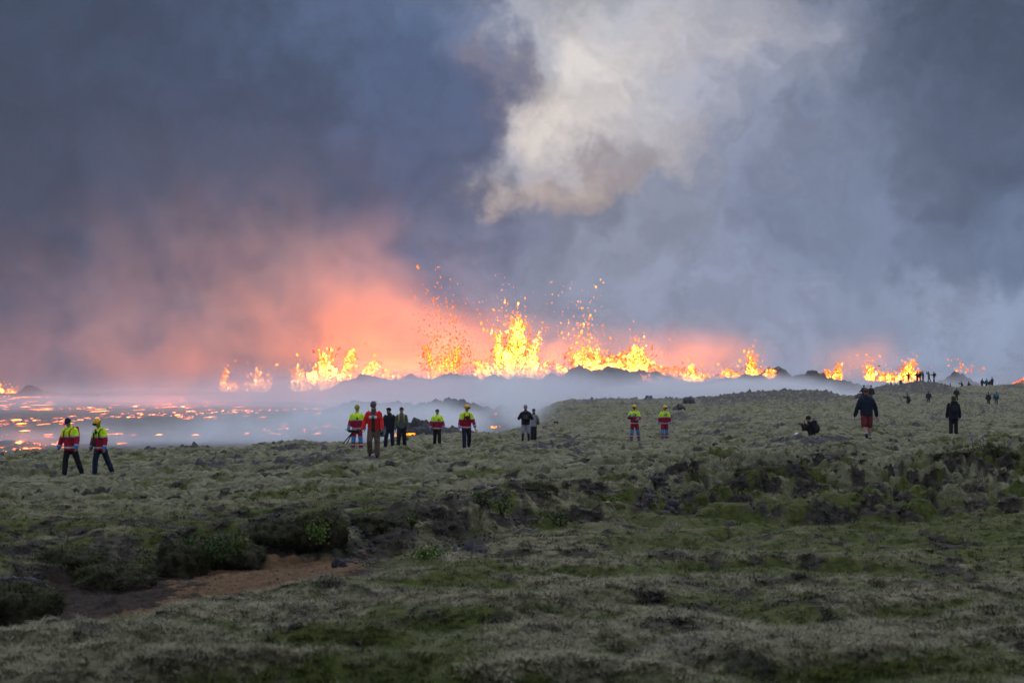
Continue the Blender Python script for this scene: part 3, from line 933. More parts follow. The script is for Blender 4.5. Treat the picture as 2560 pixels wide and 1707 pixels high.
# molten pool in the fissure; outer strips are unseen, added to light the smoke
for (a, b, zz, dep) in ((-420, 120, 988, 18), (120, 620, 988, 18), (700, 1345, 938, 26), (1345, 1730, 930, 22), (1780, 1920, 945, 16), (2060, 2110, 966, 10), (2160, 2290, 974, 12)):
    xs = np.linspace(a, b, 40)
    top = np.array([slope(np.interp(q, [p[0] for p in RAMP], [p[1] for p in RAMP])) * 940 for q in xs])
    y0 = 958.0
    zz_ = np.minimum(top, top.mean()) - 2.2
    if a > 2000 or a < 600:
        zz_ = zz_ * 0 + slope(zz) * 960
    X = (xs - 1280) / FPX * 962
    V = np.concatenate([np.stack([X, np.full(40, y0), zz_], 1), np.stack([X, np.full(40, y0 + dep), zz_ + 0.3], 1)])
    F = np.array([[i, i + 1, i + 41, i + 40] for i in range(39)])
    o = np_obj('unseen_glow_pool', V, F, M_POOL if a > 650 else M_SMOKE_GLOW)
    tag(o, kind='structure')

# lava toes burning into the moss
for i, (px, py, D, n, w, lb) in enumerate(((1024, 1086, 122, 16, 10, 'little flames at the moss edge right of the man in the grey-green shirt'), (991, 1089, 120, 8, 6, 'small ember seen between the bearded man and his neighbour'),
                                       (1286, 1040, 170, 14, 8, 'orange ember glowing left of the couple'), (1236, 1069, 150, 10, 12, 'thin red embers at the tip of the smoke tongue'), (1238, 1036, 172, 5, 6, 'faint red speck in the lava lobe'))):
    lr_ = np.random.default_rng(77 + i)
    s = D / FPX
    c0 = spot(px, py, D)
    c0.z = max(c0.z, hz(c0.x, D) + 0.03)
    P = np.stack([lr_.normal(0, w * 0.45 * s, n), lr_.normal(0, 0.1, n), np.abs(lr_.normal(0, 1.6 * s, n))], 1)
    o = blobs('ember', P, lr_.uniform(0.03, 0.085, n), np.tile([0.5, 0, 0], (n, 1)), lr_.uniform(0.15, 0.6, n), M_MOLTEN, None, True, lr_)
    o.location = c0
    tag(o, lb, 'flame')
# a glowing trickle down the rampart, and spill beside it
for i, (px, py, n, w, h, lb) in enumerate(((1458, 972, 22, 7, 20, 'thin glowing lava trickle down the face of the rampart'), (1612, 950, 40, 26, 16, 'scattered glowing clots on the rampart flank below the double spray'),
                                          (1640, 945, 8, 8, 3, 'bright lava spot low on the rampart flank'))):
    lr_ = np.random.default_rng(177 + i)
    D = 928.0
    s = D / FPX
    t = lr_.uniform(-1, 1, n)
    P = np.stack([(t * w * 0.5 + lr_.normal(0, w * 0.25, n)) * s, lr_.normal(0, 1.0, n), -t * h * s * 0.8], 1)
    o = blobs('lava_trickle', P, lr_.uniform(0.2, 0.6, n), np.tile([3.0, 0, -5.0], (n, 1)), lr_.uniform(0.0, 0.4, n), M_MOLTEN, None, True, lr_)
    o.location = spot(px, py, D) + Vector((0, -22, 0))
    tag(o, lb, 'lava')

# ------------------------------------------------------------------ smoke and haze
def smoke_material(name, parts, nscale, thr, color=(0.75, 0.75, 0.77), aniso=0.0, mul=1.0, step=1.0, squash=(1, 1, 1), wid=0.22):
    """parts: centre, extent, density"""
    m, nt, out = new_mat(name)
    v = nt.n('ShaderNodeVolumePrincipled')
    v.inputs['Color'].default_value = (*color, 1)
    v.inputs['Anisotropy'].default_value = aniso
    pos = nt.n('ShaderNodeTexCoord').outputs['Object']
    sp = nt.vec('MULTIPLY', pos, squash)
    nz = nt.noise(sp, nscale, 3.0, 0.55, color=True)
    amp = 0.5 / nscale
    wp = nt.vec('ADD', pos, nt.vec('SCALE', nt.vec('SUBTRACT', nz, (0.5, 0.5, 0.5)), scale=amp))
    acc = None
    for (c, s, w) in parts:
        d_ = nt.vec('MULTIPLY_ADD', wp, tuple(1 / q for q in s), tuple(-a / q for a, q in zip(c, s)))
        g = nt.math('MULTIPLY', nt.math('POWER', 1 / math.e, nt.vec('DOT_PRODUCT', d_, d_)), w)
        acc = g if acc is None else nt.math('ADD', acc, g)
    f = nt.noise(nt.vec('MULTIPLY', wp, squash), nscale * 1.7, 3.0, 0.55)
    dens = nt.math('MULTIPLY', acc, nt.range(f, thr - wid, thr + wid))
    dens = nt.math('MULTIPLY', nt.range(dens, 0.0004 / max(mul, 1e-6) * 0 + 0.0, 1e9, 0, 1e9, False), mul)
    nt.link(dens, v.inputs['Density'])
    nt.link(v.outputs[0], out.inputs['Volume'])
    m.cycles.volume_step_rate = step
    m.cycles.volume_sampling = 'MULTIPLE_IMPORTANCE'
    return m


def box_obj(name, lo, hi, mat):
    (x0, y0, z0), (x1, y1, z1) = lo, hi
    V = [(x0, y0, z0), (x1, y0, z0), (x1, y1, z0), (x0, y1, z0), (x0, y0, z1), (x1, y0, z1), (x1, y1, z1), (x0, y1, z1)]
    F = [(0, 3, 2, 1), (4, 5, 6, 7), (0, 1, 5, 4), (1, 2, 6, 5), (2, 3, 7, 6), (3, 0, 4, 7)]
    return np_obj(name, V, F, mat, smooth=False)


def puffs(lst, D, depth):
    res = []
    s = D / FPX
    for (px, py, sx_, sz_, w) in lst:
        c = spot(px, py, D)
        res.append((tuple(c), (sx_ * s, depth, sz_ * s), w))
    return res


plume = puffs([(40, 870, 300, 110, .38), (330, 780, 320, 190, .40), (640, 740, 300, 230, .60), (780, 820, 220, 150, .9), (895, 790, 130, 150, 1.7), (960, 880, 160, 80, 1.5), (500, 900, 300, 80, .8),
               (1130, 880, 150, 90, 1.5), (1330, 895, 130, 60, 1.7), (1480, 880, 90, 50, .6), (1660, 890, 120, 46, 1.1), (1790, 875, 80, 42, 1.4), (2100, 900, 60, 40, 1.2), (2165, 890, 50, 36, 1.3)], 1004, 34)
tag(box_obj('smoke_plume', (-490, 945, -4.0), (340, 1080, 130), smoke_material('fire_lit_smoke', plume, 0.022, 0.49, (0.92, 0.73, 0.64), mul=0.016, step=0.9, wid=0.15)),
    'fire-lit smoke drifting behind the lava fountains', kind='stuff')
low = puffs([(150, 1045, 440, 46, 1.5), (700, 1000, 340, 44, .5), (1050, 958, 280, 20, .45), (980, 992, 260, 30, 1.0), (1190, 984, 170, 26, 1.1), (1330, 972, 110, 28, .9), (1480, 978, 160, 18, .6), (450, 1065, 300, 50, .9)], 480, 170)
tag(box_obj('ground_smoke', (-200, 205, -4.4), (75, 830, 16), smoke_material('grey_ground_smoke', low, 0.03, 0.45, (0.95, 0.95, 1.0), mul=0.017, step=0.7, squash=(1, 0.5, 1.4))),
    'pale blue smoke rolling along the ground below the rampart', kind='stuff')
wisp = puffs([(780, 1075, 200, 44, 1.0), (930, 1050, 130, 44, .9), (1130, 1056, 70, 30, 1.2), (1075, 1040, 50, 28, .9), (1180, 1062, 46, 26, 1.6), (1290, 1000, 60, 46, 1.3), (1300, 1040, 28, 28, 1.2), (250, 1110, 300, 34, .6), (600, 1095, 220, 34, .55)], 158, 9)
tag(box_obj('ground_smoke', (-48, 124, -4.5), (8, 196, 6), smoke_material('near_ground_smoke', wisp, 0.16, 0.46, (0.94, 0.97, 1.0), mul=0.22, step=0.8, squash=(1, 0.6, 1.3))),
    'thin blue smoke drifting off the lava margin behind the rescuers', kind='stuff')
side = puffs([(1760, 966, 140, 20, 1.0), (1900, 970, 110, 18, 1.2), (2020, 980, 70, 14, 1.4), (2110, 984, 50, 9, 1.2), (1650, 982, 140, 18, .8), (2260, 965, 60, 10, .6), (2400, 955, 50, 12, .5)], 480, 60)
tag(box_obj('ground_smoke', (14, 400, -4.4), (140, 590, 10), smoke_material('side_ground_smoke', side, 0.05, 0.45, (0.98, 0.98, 1.0), mul=0.055, step=0.8, squash=(1, 0.5, 1.4))),
    'pale smoke lying between the mossy ridge and the lava cones', kind='stuff')

m, nt, out = new_mat('haze_air')
v = nt.n('ShaderNodeVolumePrincipled')
v.inputs['Color'].default_value = (0.86, 0.88, 0.92, 1)
v.inputs['Density'].default_value = 0.00009
nt.link(v.outputs[0], out.inputs['Volume'])
m.cycles.homogeneous_volume = True
tag(box_obj('haze', (-620, -40, -7.0), (620, 1130, 135), m), 'thin hazy air over the whole heath', kind='stuff')
# ------------------------------------------------------------------ people: shapes
def sq(c, r, e=1.0, rot=None, nu=14, nv=9):
    """super-ellipsoid: e = 1 round, smaller = boxy"""
    u = np.linspace(-np.pi, np.pi, nu, endpoint=False)
    v = np.linspace(-np.pi / 2, np.pi / 2, nv)
    V = []
    f = lambda q: np.sign(q) * np.abs(q) ** e
    for vv in v[1:-1]:
        V.append(np.stack([r[0] * f(np.cos(vv)) * f(np.cos(u)), r[1] * f(np.cos(vv)) * f(np.sin(u)), np.full(nu, r[2] * f(np.sin(vv)))], 1))
    V = np.concatenate(V + [np.array([[0, 0, -r[2]], [0, 0, r[2]]])])
    F = []
    n = nv - 2
    for i in range(n - 1):
        for j in range(nu):
            a, b = i * nu + j, i * nu + (j + 1) % nu
            F += [(a, b, b + nu), (a, b + nu, a + nu)]
    s_, t_ = n * nu, n * nu + 1
    for j in range(nu):
        F.append((s_, (j + 1) % nu, j))
        F.append((t_, (n - 1) * nu + j, (n - 1) * nu + (j + 1) % nu))
    if rot is not None:
        V = V @ np.array(rot).T
    return V + np.asarray(c, float), np.array(F)


def loft(pts, rads, lat=(1, 0, 0), n=14, flat=False):
    """closed tube through pts; rads = r or (r_lateral, r_other); rounded ends"""
    pts = [np.asarray(p, float) for p in pts]
    rads = [(q, q) if np.isscalar(q) else q for q in rads]
    # rounded caps
    d0 = pts[0] - pts[1]
    d0 = d0 / np.linalg.norm(d0)
    d1 = pts[-1] - pts[-2]
    d1 = d1 / np.linalg.norm(d1)
    P, Q = [], []
    for k, s in (((0.85, 0.5), (0.5, 0.85)) if not flat else ((0.06, 0.5), (0.04, 0.97))):
        P.append(pts[0] + d0 * min(rads[0]) * k)
        Q.append((rads[0][0] * s, rads[0][1] * s))
    P += pts
    Q += rads
    for k, s in ((0.5, 0.85), (0.85, 0.5)):
        P.append(pts[-1] + d1 * min(rads[-1]) * k)
        Q.append((rads[-1][0] * s, rads[-1][1] * s))
    lat = np.asarray(lat, float)
    a = np.linspace(0, 2 * np.pi, n, endpoint=False)
    V = []
    for i, p in enumerate(P):
        t = P[min(i + 1, len(P) - 1)] - P[max(i - 1, 0)]
        t = t / np.linalg.norm(t)
        l = lat - t * lat.dot(t)
        if np.linalg.norm(l) < 1e-3:
            l = np.array([0, 1, 0.0]) - t * t[1]
        l /= np.linalg.norm(l)
        o = np.cross(t, l)
        V.append(p + np.cos(a)[:, None] * l * Q[i][0] + np.sin(a)[:, None] * o * Q[i][1])
    m = len(P)
    V = np.concatenate(V + [np.array([P[0] + d0 * min(rads[0]) * (0.9 if not flat else 0.06), P[-1] + d1 * min(rads[-1]) * 0.9])])
    F = []
    for i in range(m - 1):
        for j in range(n):
            q, b = i * n + j, i * n + (j + 1) % n
            F += [(q, b, b + n), (q, b + n, q + n)]
    for j in range(n):
        F.append((m * n, (j + 1) % n, j))
        F.append((m * n + 1, (m - 1) * n + j, (m - 1) * n + (j + 1) % n))
    return V, np.array(F)


def join(prims):
    vs, fs, k = [], [], 0
    for v, f in prims:
        vs.append(v)
        fs.append(f + k)
        k += len(v)
    return np.concatenate(vs), np.concatenate(fs)


JOBS = []      # (temp object, finishing function)


def remesh_job(prims, voxel, keep, done):
    V, F = join(prims)
    me = np_mesh('tmp', V, F)
    o = bpy.data.objects.new('tmp', me)
    COL.objects.link(o)
    md = o.modifiers.new('r', 'REMESH')
    md.mode = 'VOXEL'
    md.voxel_size = voxel
    md.use_smooth_shade = True
    sm = o.modifiers.new('s', 'SMOOTH')
    sm.factor = 0.5
    sm.iterations = 2
    if keep < 1:
        dc = o.modifiers.new('d', 'DECIMATE')
        dc.ratio = keep
    JOBS.append((o, done))


def run_jobs():
    bpy.context.view_layer.update()
    dg = bpy.context.evaluated_depsgraph_get()
    res = []
    for o, done in JOBS:
        res.append(bpy.data.meshes.new_from_object(o.evaluated_get(dg)))
    for (o, done), me in zip(JOBS, res):
        old = o.data
        bpy.data.objects.remove(o)
        bpy.data.meshes.remove(old)
        done(me)
    JOBS.clear()


def mesh_arrays(me):
    v = np.zeros(len(me.vertices) * 3, np.float32)
    me.vertices.foreach_get('co', v)
    me.calc_loop_triangles()
    f = np.zeros(len(me.loop_triangles) * 3, np.int32)
    me.loop_triangles.foreach_get('vertices', f)
    return v.reshape(-1, 3), f.reshape(-1, 3)


def sub_obj(name, v, f, sel, mat, parent):
    f = f[sel]
    if len(f) == 0:
        return None
    u = np.unique(f)
    rm = np.full(len(v), -1, dtype=np.int64)
    rm[u] = np.arange(len(u))
    return np_obj(name, v[u], rm[f], mat, parent)


def sub_objs(name, v, f, sel, mat, parent, small=14):
    """like sub_obj, but every separate piece becomes an object of its own"""
    f = f[sel]
    if len(f) == 0:
        return
    lab = np.arange(len(v))
    for _ in range(400):
        m = lab[f].min(1)
        old = lab.copy()
        for k in range(3):
            np.minimum.at(lab, f[:, k], m)
        if (old == lab).all():
            break
    fl = lab[f[:, 0]]
    for c in np.unique(fl):
        s_ = fl == c
        if s_.sum() >= small:
            sub_obj(name, v, f, s_, mat, parent)


def seg_t(p, a, b):
    ab = b - a
    t = np.clip(((p - a) @ ab) / ab.dot(ab), 0, 1)
    d_ = np.linalg.norm(p - (a + t[:, None] * ab), axis=1)
    return t, d_


# fabrics
FAB = {}


def fab(name, col, rough=0.85, var=0.2, scale=14):
    if name not in FAB:
        FAB[name] = simple_mat(name, col, rough, max(var, 0.16), scale, 0.15, 0.7)
    return FAB[name]


SKIN = fab('skin', (0.36, 0.19, 0.13), 0.6, 0.12)
M_YEL = fab('hi_vis_yellow_fabric', (0.60, 0.84, 0.02), 0.7, 0.2)
m_ = M_YEL.node_tree
M_RED = fab('dark_red_fabric', (0.30, 0.012, 0.035))
M_REF = fab('reflective_tape', (0.42, 0.42, 0.42), 0.4, 0.1)
M_BLU = fab('blue_fabric', (0.04, 0.22, 0.48))
M_BLK = fab('black_fabric', (0.012, 0.013, 0.016))
M_NVY = fab('navy_fabric', (0.014, 0.022, 0.045))
M_HEL = fab('yellow_helmet_shell', (0.68, 0.40, 0.02), 0.35, 0.06)
M_BOOT = fab('boot_leather', (0.016, 0.013, 0.011), 0.6)
M_GOG = fab('goggle_glass', (0.02, 0.018, 0.016), 0.15, 0.1)
M_STRAP = fab('red_webbing', (0.36, 0.016, 0.02))
M_GREYM = fab('grey_metal', (0.55, 0.55, 0.56), 0.35, 0.1)
M_CAMB = fab('black_plastic', (0.012, 0.012, 0.013), 0.4)


class Pose:
    def __init__(self, **k):
        d_ = dict(lh=0, rh=0, lk=3, rk=3, la=3, ra=3, ls=4, rs=4, lab=9, rab=9, le=16, re=16, lin=0.0, rin=0.0, lean=3, roll=0.0, hp=0, hy=0, drop=0.0, h=1.78, bulk=1.0, kneel=False)
        d_.update(k)
        self.__dict__.update(d_)


def skeleton(p):
    S = p.h / 1.78
    J = {}
    s_, c_ = math.sin, math.cos
    hip = np.array([0, 0, 0.0])
    lean = R(p.lean)
    up = np.array([s_(R(p.roll)), s_(lean), c_(lean)])
    up /= np.linalg.norm(up)
    fw = np.array([0, c_(lean), -s_(lean)])
    J['hip'] = hip
    J['waist'] = hip + up * 0.14 * S
    J['chest'] = hip + up * 0.38 * S
    J['neck'] = hip + up * 0.565 * S
    hp, hyw = R(p.hp + p.lean * 0.5), R(p.hy)
    hf = np.array([-s_(hyw) * c_(hp), c_(hyw) * c_(hp), -s_(hp)])
    hu = np.array([0, s_(lean) * 0.6 + s_(hp) * 0.3 * c_(hyw), 1.0])
    hu = hu - hf * hu.dot(hf)
    hu /= np.linalg.norm(hu)
    hl = np.cross(hf, hu)
    J['head'] = J['neck'] + up * 0.05 * S + hu * 0.125 * S + hf * 0.015 * S
    J['hf'], J['hu'], J['hl'], J['up'], J['fw'] = hf, hu, hl, up, fw
    for q, sd in (('l', -1), ('r', 1)):
        h0 = hip + np.array([sd * 0.095 * S, 0, -0.02 * S])
        th, kn, ab = R(getattr(p, q + 'h')), R(getattr(p, q + 'k')), R(getattr(p, q + 'a'))
        d1 = np.array([sd * s_(ab), s_(th) * c_(ab), -c_(th) * c_(ab)])
        d2 = np.array([sd * s_(ab) * 0.6, s_(th - kn), -c_(th - kn)])
        d2 /= np.linalg.norm(d2)
        J[q + 'hip'] = h0
        J[q + 'knee'] = h0 + d1 * 0.43 * S
        J[q + 'ank'] = J[q + 'knee'] + d2 * 0.42 * S
        J[q + 'shin'] = d2
        sh = hip + up * 0.475 * S + np.array([sd * 0.185 * S * (0.5 + 0.5 * p.bulk), 0, 0])
        fl, ab, eb, inn = R(getattr(p, q + 's') + p.lean * 0.3), R(getattr(p, q + 'ab')), R(getattr(p, q + 'e')), getattr(p, q + 'in')
        a1 = np.array([sd * s_(ab), s_(fl) * c_(ab), -c_(fl) * c_(ab)])
        a2 = np.array([sd * (s_(ab) * 0.6 - inn), s_(fl + eb), -c_(fl + eb)])
        a2 /= np.linalg.norm(a2)
        J[q + 'sh'], J[q + 'el'] = sh, sh + a1 * 0.29 * S
        J[q + 'wr'] = J[q + 'el'] + a2 * 0.25 * S
        J[q + 'fd'] = a2
    low = min(J['lank'][2], J['rank'][2])
    if p.kneel:
        low = -float(p.kneel)
    dz = np.array([0, 0, -low + 0.085 * S])
    for k in ('hip', 'waist', 'chest', 'neck', 'head', 'lhip', 'rhip', 'lknee', 'rknee', 'lank', 'rank', 'lsh', 'rsh', 'lel', 'rel', 'lwr', 'rwr'):
        J[k] = J[k] + dz
    J['S'] = S
    return J


def body_prims(J, fingers=True):
    S = J['S']
    H = J['head']
    hf, hu, hl = J['hf'], J['hu'], J['hl']
    rot = np.stack([hl, hf, hu], 1)
    pr = [sq(H + hu * 0.015 * S, (0.076 * S, 0.094 * S, 0.112 * S), 1, rot),
          sq(H + hf * 0.028 * S - hu * 0.060 * S, (0.054 * S, 0.060 * S, 0.060 * S), 1, rot),
          sq(H + hf * 0.096 * S - hu * 0.012 * S, (0.015 * S, 0.022 * S, 0.026 * S), 1, rot, 8, 6),
          sq(H + hf * 0.078 * S + hu * 0.024 * S, (0.050 * S, 0.016 * S, 0.013 * S), 1, rot, 8, 6),
          sq(H + hf * 0.082 * S - hu * 0.062 * S, (0.028 * S, 0.014 * S, 0.014 * S), 1, rot, 8, 6),
          loft([J['neck'] - J['up'] * 0.04 * S, H - hu * 0.05 * S], [0.062 * S, 0.056 * S])]
    for sd in (-1, 1):
        pr.append(sq(H + hl * sd * 0.080 * S - hu * 0.010 * S, (0.012 * S, 0.022 * S, 0.032 * S), 1, rot, 8, 6))
    pr.append(loft([J['hip'], J['waist'], J['chest'], J['neck'] - J['up'] * 0.05 * S],
                   [(0.135 * S, 0.09 * S), (0.125 * S, 0.09 * S), (0.15 * S, 0.10 * S), (0.10 * S, 0.07 * S)]))
    for q, sd in (('l', -1), ('r', 1)):
        pr.append(loft([J[q + 'sh'], J[q + 'el'], J[q + 'wr']], [0.047 * S, 0.040 * S, 0.028 * S]))
        pr.append(loft([J[q + 'hip'], J[q + 'knee'], J[q + 'knee'] * 0.6 + J[q + 'ank'] * 0.4, J[q + 'ank']], [0.078 * S, 0.056 * S, 0.056 * S, 0.038 * S]))
        fd = J[q + 'fd']
        side = np.array([sd, 0, 0.0])
        flat = side - fd * fd.dot(side)
        flat /= np.linalg.norm(flat)
        wide = np.cross(flat, fd)
        if wide[1] < 0:
            wide = -wide
        w = J[q + 'wr']
        inn = -flat
        rt = np.stack([flat, wide, fd], 1)
        pr.append(sq(w + fd * 0.052 * S, (0.019 * S, 0.042 * S, 0.058 * S), 0.8, rt, 10, 7))
        if fingers:
            for k, (o, ln) in enumerate(((0.030, 0.070), (0.010, 0.080), (-0.011, 0.074), (-0.030, 0.058))):
                b0 = w + fd * 0.095 * S + wide * o * S
                m1 = b0 + (fd * 0.80 + inn * 0.45) * ln * 0.55 * S
                e1 = m1 + (fd * 0.30 + inn * 0.90) * ln * 0.50 * S
                pr.append(loft([b0, m1, e1], [0.0105 * S, 0.010 * S, 0.009 * S], n=8))
            t0 = w + fd * 0.030 * S + wide * 0.036 * S
            t1 = t0 + (fd * 0.7 + wide * 0.6 + inn * 0.3) * 0.040 * S
            pr.append(loft([t0, t1, t1 + (fd * 0.85 + inn * 0.5) * 0.030 * S], [0.014 * S, 0.012 * S, 0.010 * S], n=8))
        else:
            pr.append(sq(w + fd * 0.115 * S + inn * 0.01, (0.018 * S, 0.036 * S, 0.045 * S), 0.9, rt, 10, 7))
    return pr


def jacket_prims(J, p, hem=-0.10, loose=1.0, hood=False, skirt_w=0.0):
    S, b = J['S'], p.bulk * loose
    up = J['up']
    pr = [loft([J['hip'] + up * hem * S, J['hip'] + up * 0.05 * S, J['waist'], J['chest'], J['chest'] + up * 0.11 * S, J['neck'] - up * 0.015 * S],
               [(0.180 * S * b, 0.130 * S * b), (0.178 * S * b, 0.128 * S * b), (0.180 * S * b, 0.130 * S * b), (0.200 * S * b, 0.135 * S * b), (0.178 * S * b, 0.112 * S * b), (0.085 * S, 0.080 * S)], flat=True)]
    pr.append(loft([J['neck'] - up * 0.06 * S, J['neck'] + up * 0.045 * S], [0.088 * S, 0.078 * S]))
    if hood:
        pr.append(sq(J['neck'] - J['fw'] * 0.085 * S - up * 0.01 * S, (0.12 * S, 0.06 * S, 0.075 * S)))
    for q in 'lr':
        pr.append(loft([J[q + 'sh'] - up * 0.005, J[q + 'sh'] * 0.35 + J[q + 'el'] * 0.65, J[q + 'el'], J[q + 'wr']], [0.068 * S * b, 0.068 * S * b, 0.064 * S * b, 0.054 * S * b]))
    return pr


def trouser_prims(J, p, short=None, loose=1.0):
    S = J['S']
    b = loose
    pr = [loft([J['hip'] - np.array([0, 0, 0.03 * S]), J['hip'] + J['up'] * 0.10 * S], [(0.165 * S * p.bulk, 0.115 * S * p.bulk), (0.16 * S * p.bulk, 0.11 * S * p.bulk)])]
    for q in 'lr':
        h_, k_n, a_ = J[q + 'hip'], J[q + 'knee'], J[q + 'ank']
        if short is None:
            pr.append(loft([h_, k_n, k_n * 0.5 + a_ * 0.5, a_ + (k_n - a_) * 0.03], [0.112 * S * b, 0.090 * S * b, 0.086 * S * b, 0.080 * S * b]))
        else:
            pr.append(loft([h_, h_ + (k_n - h_) * short], [0.105 * S * b, 0.098 * S * b]))
    return pr


def boot_prims(J, q, S):
    a_ = J[q + 'ank']
    d2 = J[q + 'shin']
    f = np.array([0, -d2[2], d2[1]]) * 1.0
    f /= np.linalg.norm(f)
    if a_[2] < 0.12:
        f = np.array([0, 1.0, 0])
    n = np.cross(np.array([1.0, 0, 0]), f)
    heel = a_ - n * 0.045 * S
    return [loft([a_ + (-d2) * 0.08 * S, a_ - n * 0.02 * S], [0.056 * S, 0.054 * S]),
            loft([heel - f * 0.035 * S, heel + f * 0.09 * S, heel + f * 0.165 * S - n * 0.006 * S], [(0.042 * S, 0.042 * S), (0.048 * S, 0.036 * S), (0.040 * S, 0.028 * S)])]


def helmet(J, root, mat=None, goggles=True):
    S = J['S']
    H, hf, hu, hl = J['head'], J['hf'], J['hu'], J['hl']
    rot = np.stack([hl, hf, hu], 1)
    V, F = sq((0, 0, 0), (0.118, 0.142, 0.125), 0.95, None, 20, 13)
    k = V[:, 2] < -0.02
    V[k, 2] = -0.02 + (V[k, 2] + 0.02) * 0.12
    rim = sq((0, 0.0, -0.022), (0.124, 0.150, 0.014), 0.7, None, 20, 5)
    pk = sq((0, 0.135, -0.022), (0.075, 0.035, 0.008), 0.8, None, 12, 5)
    ridge_ = sq((0, 0, 0.045), (0.022, 0.118, 0.088), 0.8, None, 10, 9)
    V, F = join([(V, F), rim, pk, ridge_])
    c = H + hu * 0.050 * S
    h = np_obj('helmet', (V * S) @ rot.T + c, F, mat or M_HEL, root)
    if goggles:
        g = [sq((0, 0.135, 0.012), (0.080, 0.030, 0.034), 0.6, None, 14, 7)]
        V, F = join(g)
        np_obj('goggles', (V * S) @ rot.T + c, F, M_GOG, h)
        a = np.linspace(0.25, 2 * np.pi - 0.25, 18) + np.pi / 2
        band = loft([(0.122 * math.cos(q), 0.146 * math.sin(q), 0.010) for q in a], [(0.006, 0.014)] * 18, (0, 0, 1), 6)
        np_obj('goggle_strap', (band[0] * S) @ rot.T + c, band[1], M_BLK, h)
    return h


def beanie(J, root, mat, tall=1.0):
    S = J['S']
    H, hf, hu, hl = J['head'], J['hf'], J['hu'], J['hl']
    rot = np.stack([hl, hf, hu], 1)
    V, F = sq((0, -0.008, 0.03), (0.098, 0.116, 0.118 * tall), 0.95, None, 16, 11)
    k = V[:, 2] < 0.0
    V[k, 2] *= 0.3
    cuff = sq((0, -0.006, 0.016), (0.103, 0.120, 0.028), 0.55, None, 16, 7)
    V, F = join([(V, F), cuff])
    return np_obj('knitted_hat', (V * S) @ rot.T + H + hu * 0.025 * S, F, mat, root)


def cap(J, root, mat):
    S = J['S']
    H, hf, hu, hl = J['head'], J['hf'], J['hu'], J['hl']
    rot = np.stack([hl, hf, hu], 1)
    V, F = sq((0, -0.005, 0.02), (0.094, 0.112, 0.108), 0.95, None, 16, 11)
    k = V[:, 2] < 0.0
    V[k, 2] *= 0.25
    vis = sq((0, 0.140, 0.006), (0.070, 0.062, 0.008), 0.8, None, 14, 5)
    V, F = join([(V, F), vis])
    return np_obj('peaked_cap', (V * S) @ rot.T + H + hu * 0.03 * S, F, mat, root)


def hair(J, root, mat, length=0.0, bun=False, fringe=0.02):
    S = J['S']
    H, hf, hu, hl = J['head'], J['hf'], J['hu'], J['hl']
    rot = np.stack([hl, hf, hu], 1)
    pr = [sq((0, -0.022, 0.042), (0.090, 0.100, 0.092), 0.95, None, 16, 11), sq((0, 0.02, 0.085), (0.080, 0.085, 0.048), 0.95, None, 14, 9)]
    if length:
        pr.append(loft([(0, -0.07, 0.03), (0, -0.085, -0.06 - length * 0.4), (0, -0.07, -0.08 - length)], [(0.085, 0.05), (0.080, 0.045), (0.05, 0.03)]))
    if bun:
        pr.append(sq((0, -0.12, 0.06), (0.045, 0.045, 0.045)))
    V, F = join(pr)
    V = V + rng.normal(0, 0.004, V.shape)
    return np_obj('hair', (V * S) @ rot.T + H, F, mat, root)


def strap(root, J, mat, name='strap', y=0.155):
    """two shoulder straps down the chest"""
    S, up, fw = J['S'], J['up'], J['fw']
    for sd in (-1, 1):
        lat = np.array([sd, 0, 0.0])
        c = J['chest']
        b = J.get('bulk', 1.0)
        pts = [c + lat * 0.105 * S + up * 0.155 * S - fw * 0.06 * S, c + lat * 0.108 * S + up * 0.165 * S + fw * 0.055 * S, c + lat * 0.105 * S + up * 0.06 * S + fw * 0.142 * S * b,
               c + lat * 0.115 * S - up * 0.10 * S + fw * 0.145 * S * b, c + lat * 0.165 * S * b - up * 0.18 * S + fw * 0.07 * S]
        v, f = loft(pts, [(0.026 * S, 0.010 * S)] * 5, (1, 0, 0), 8)
        np_obj(name, v, f, mat, root)


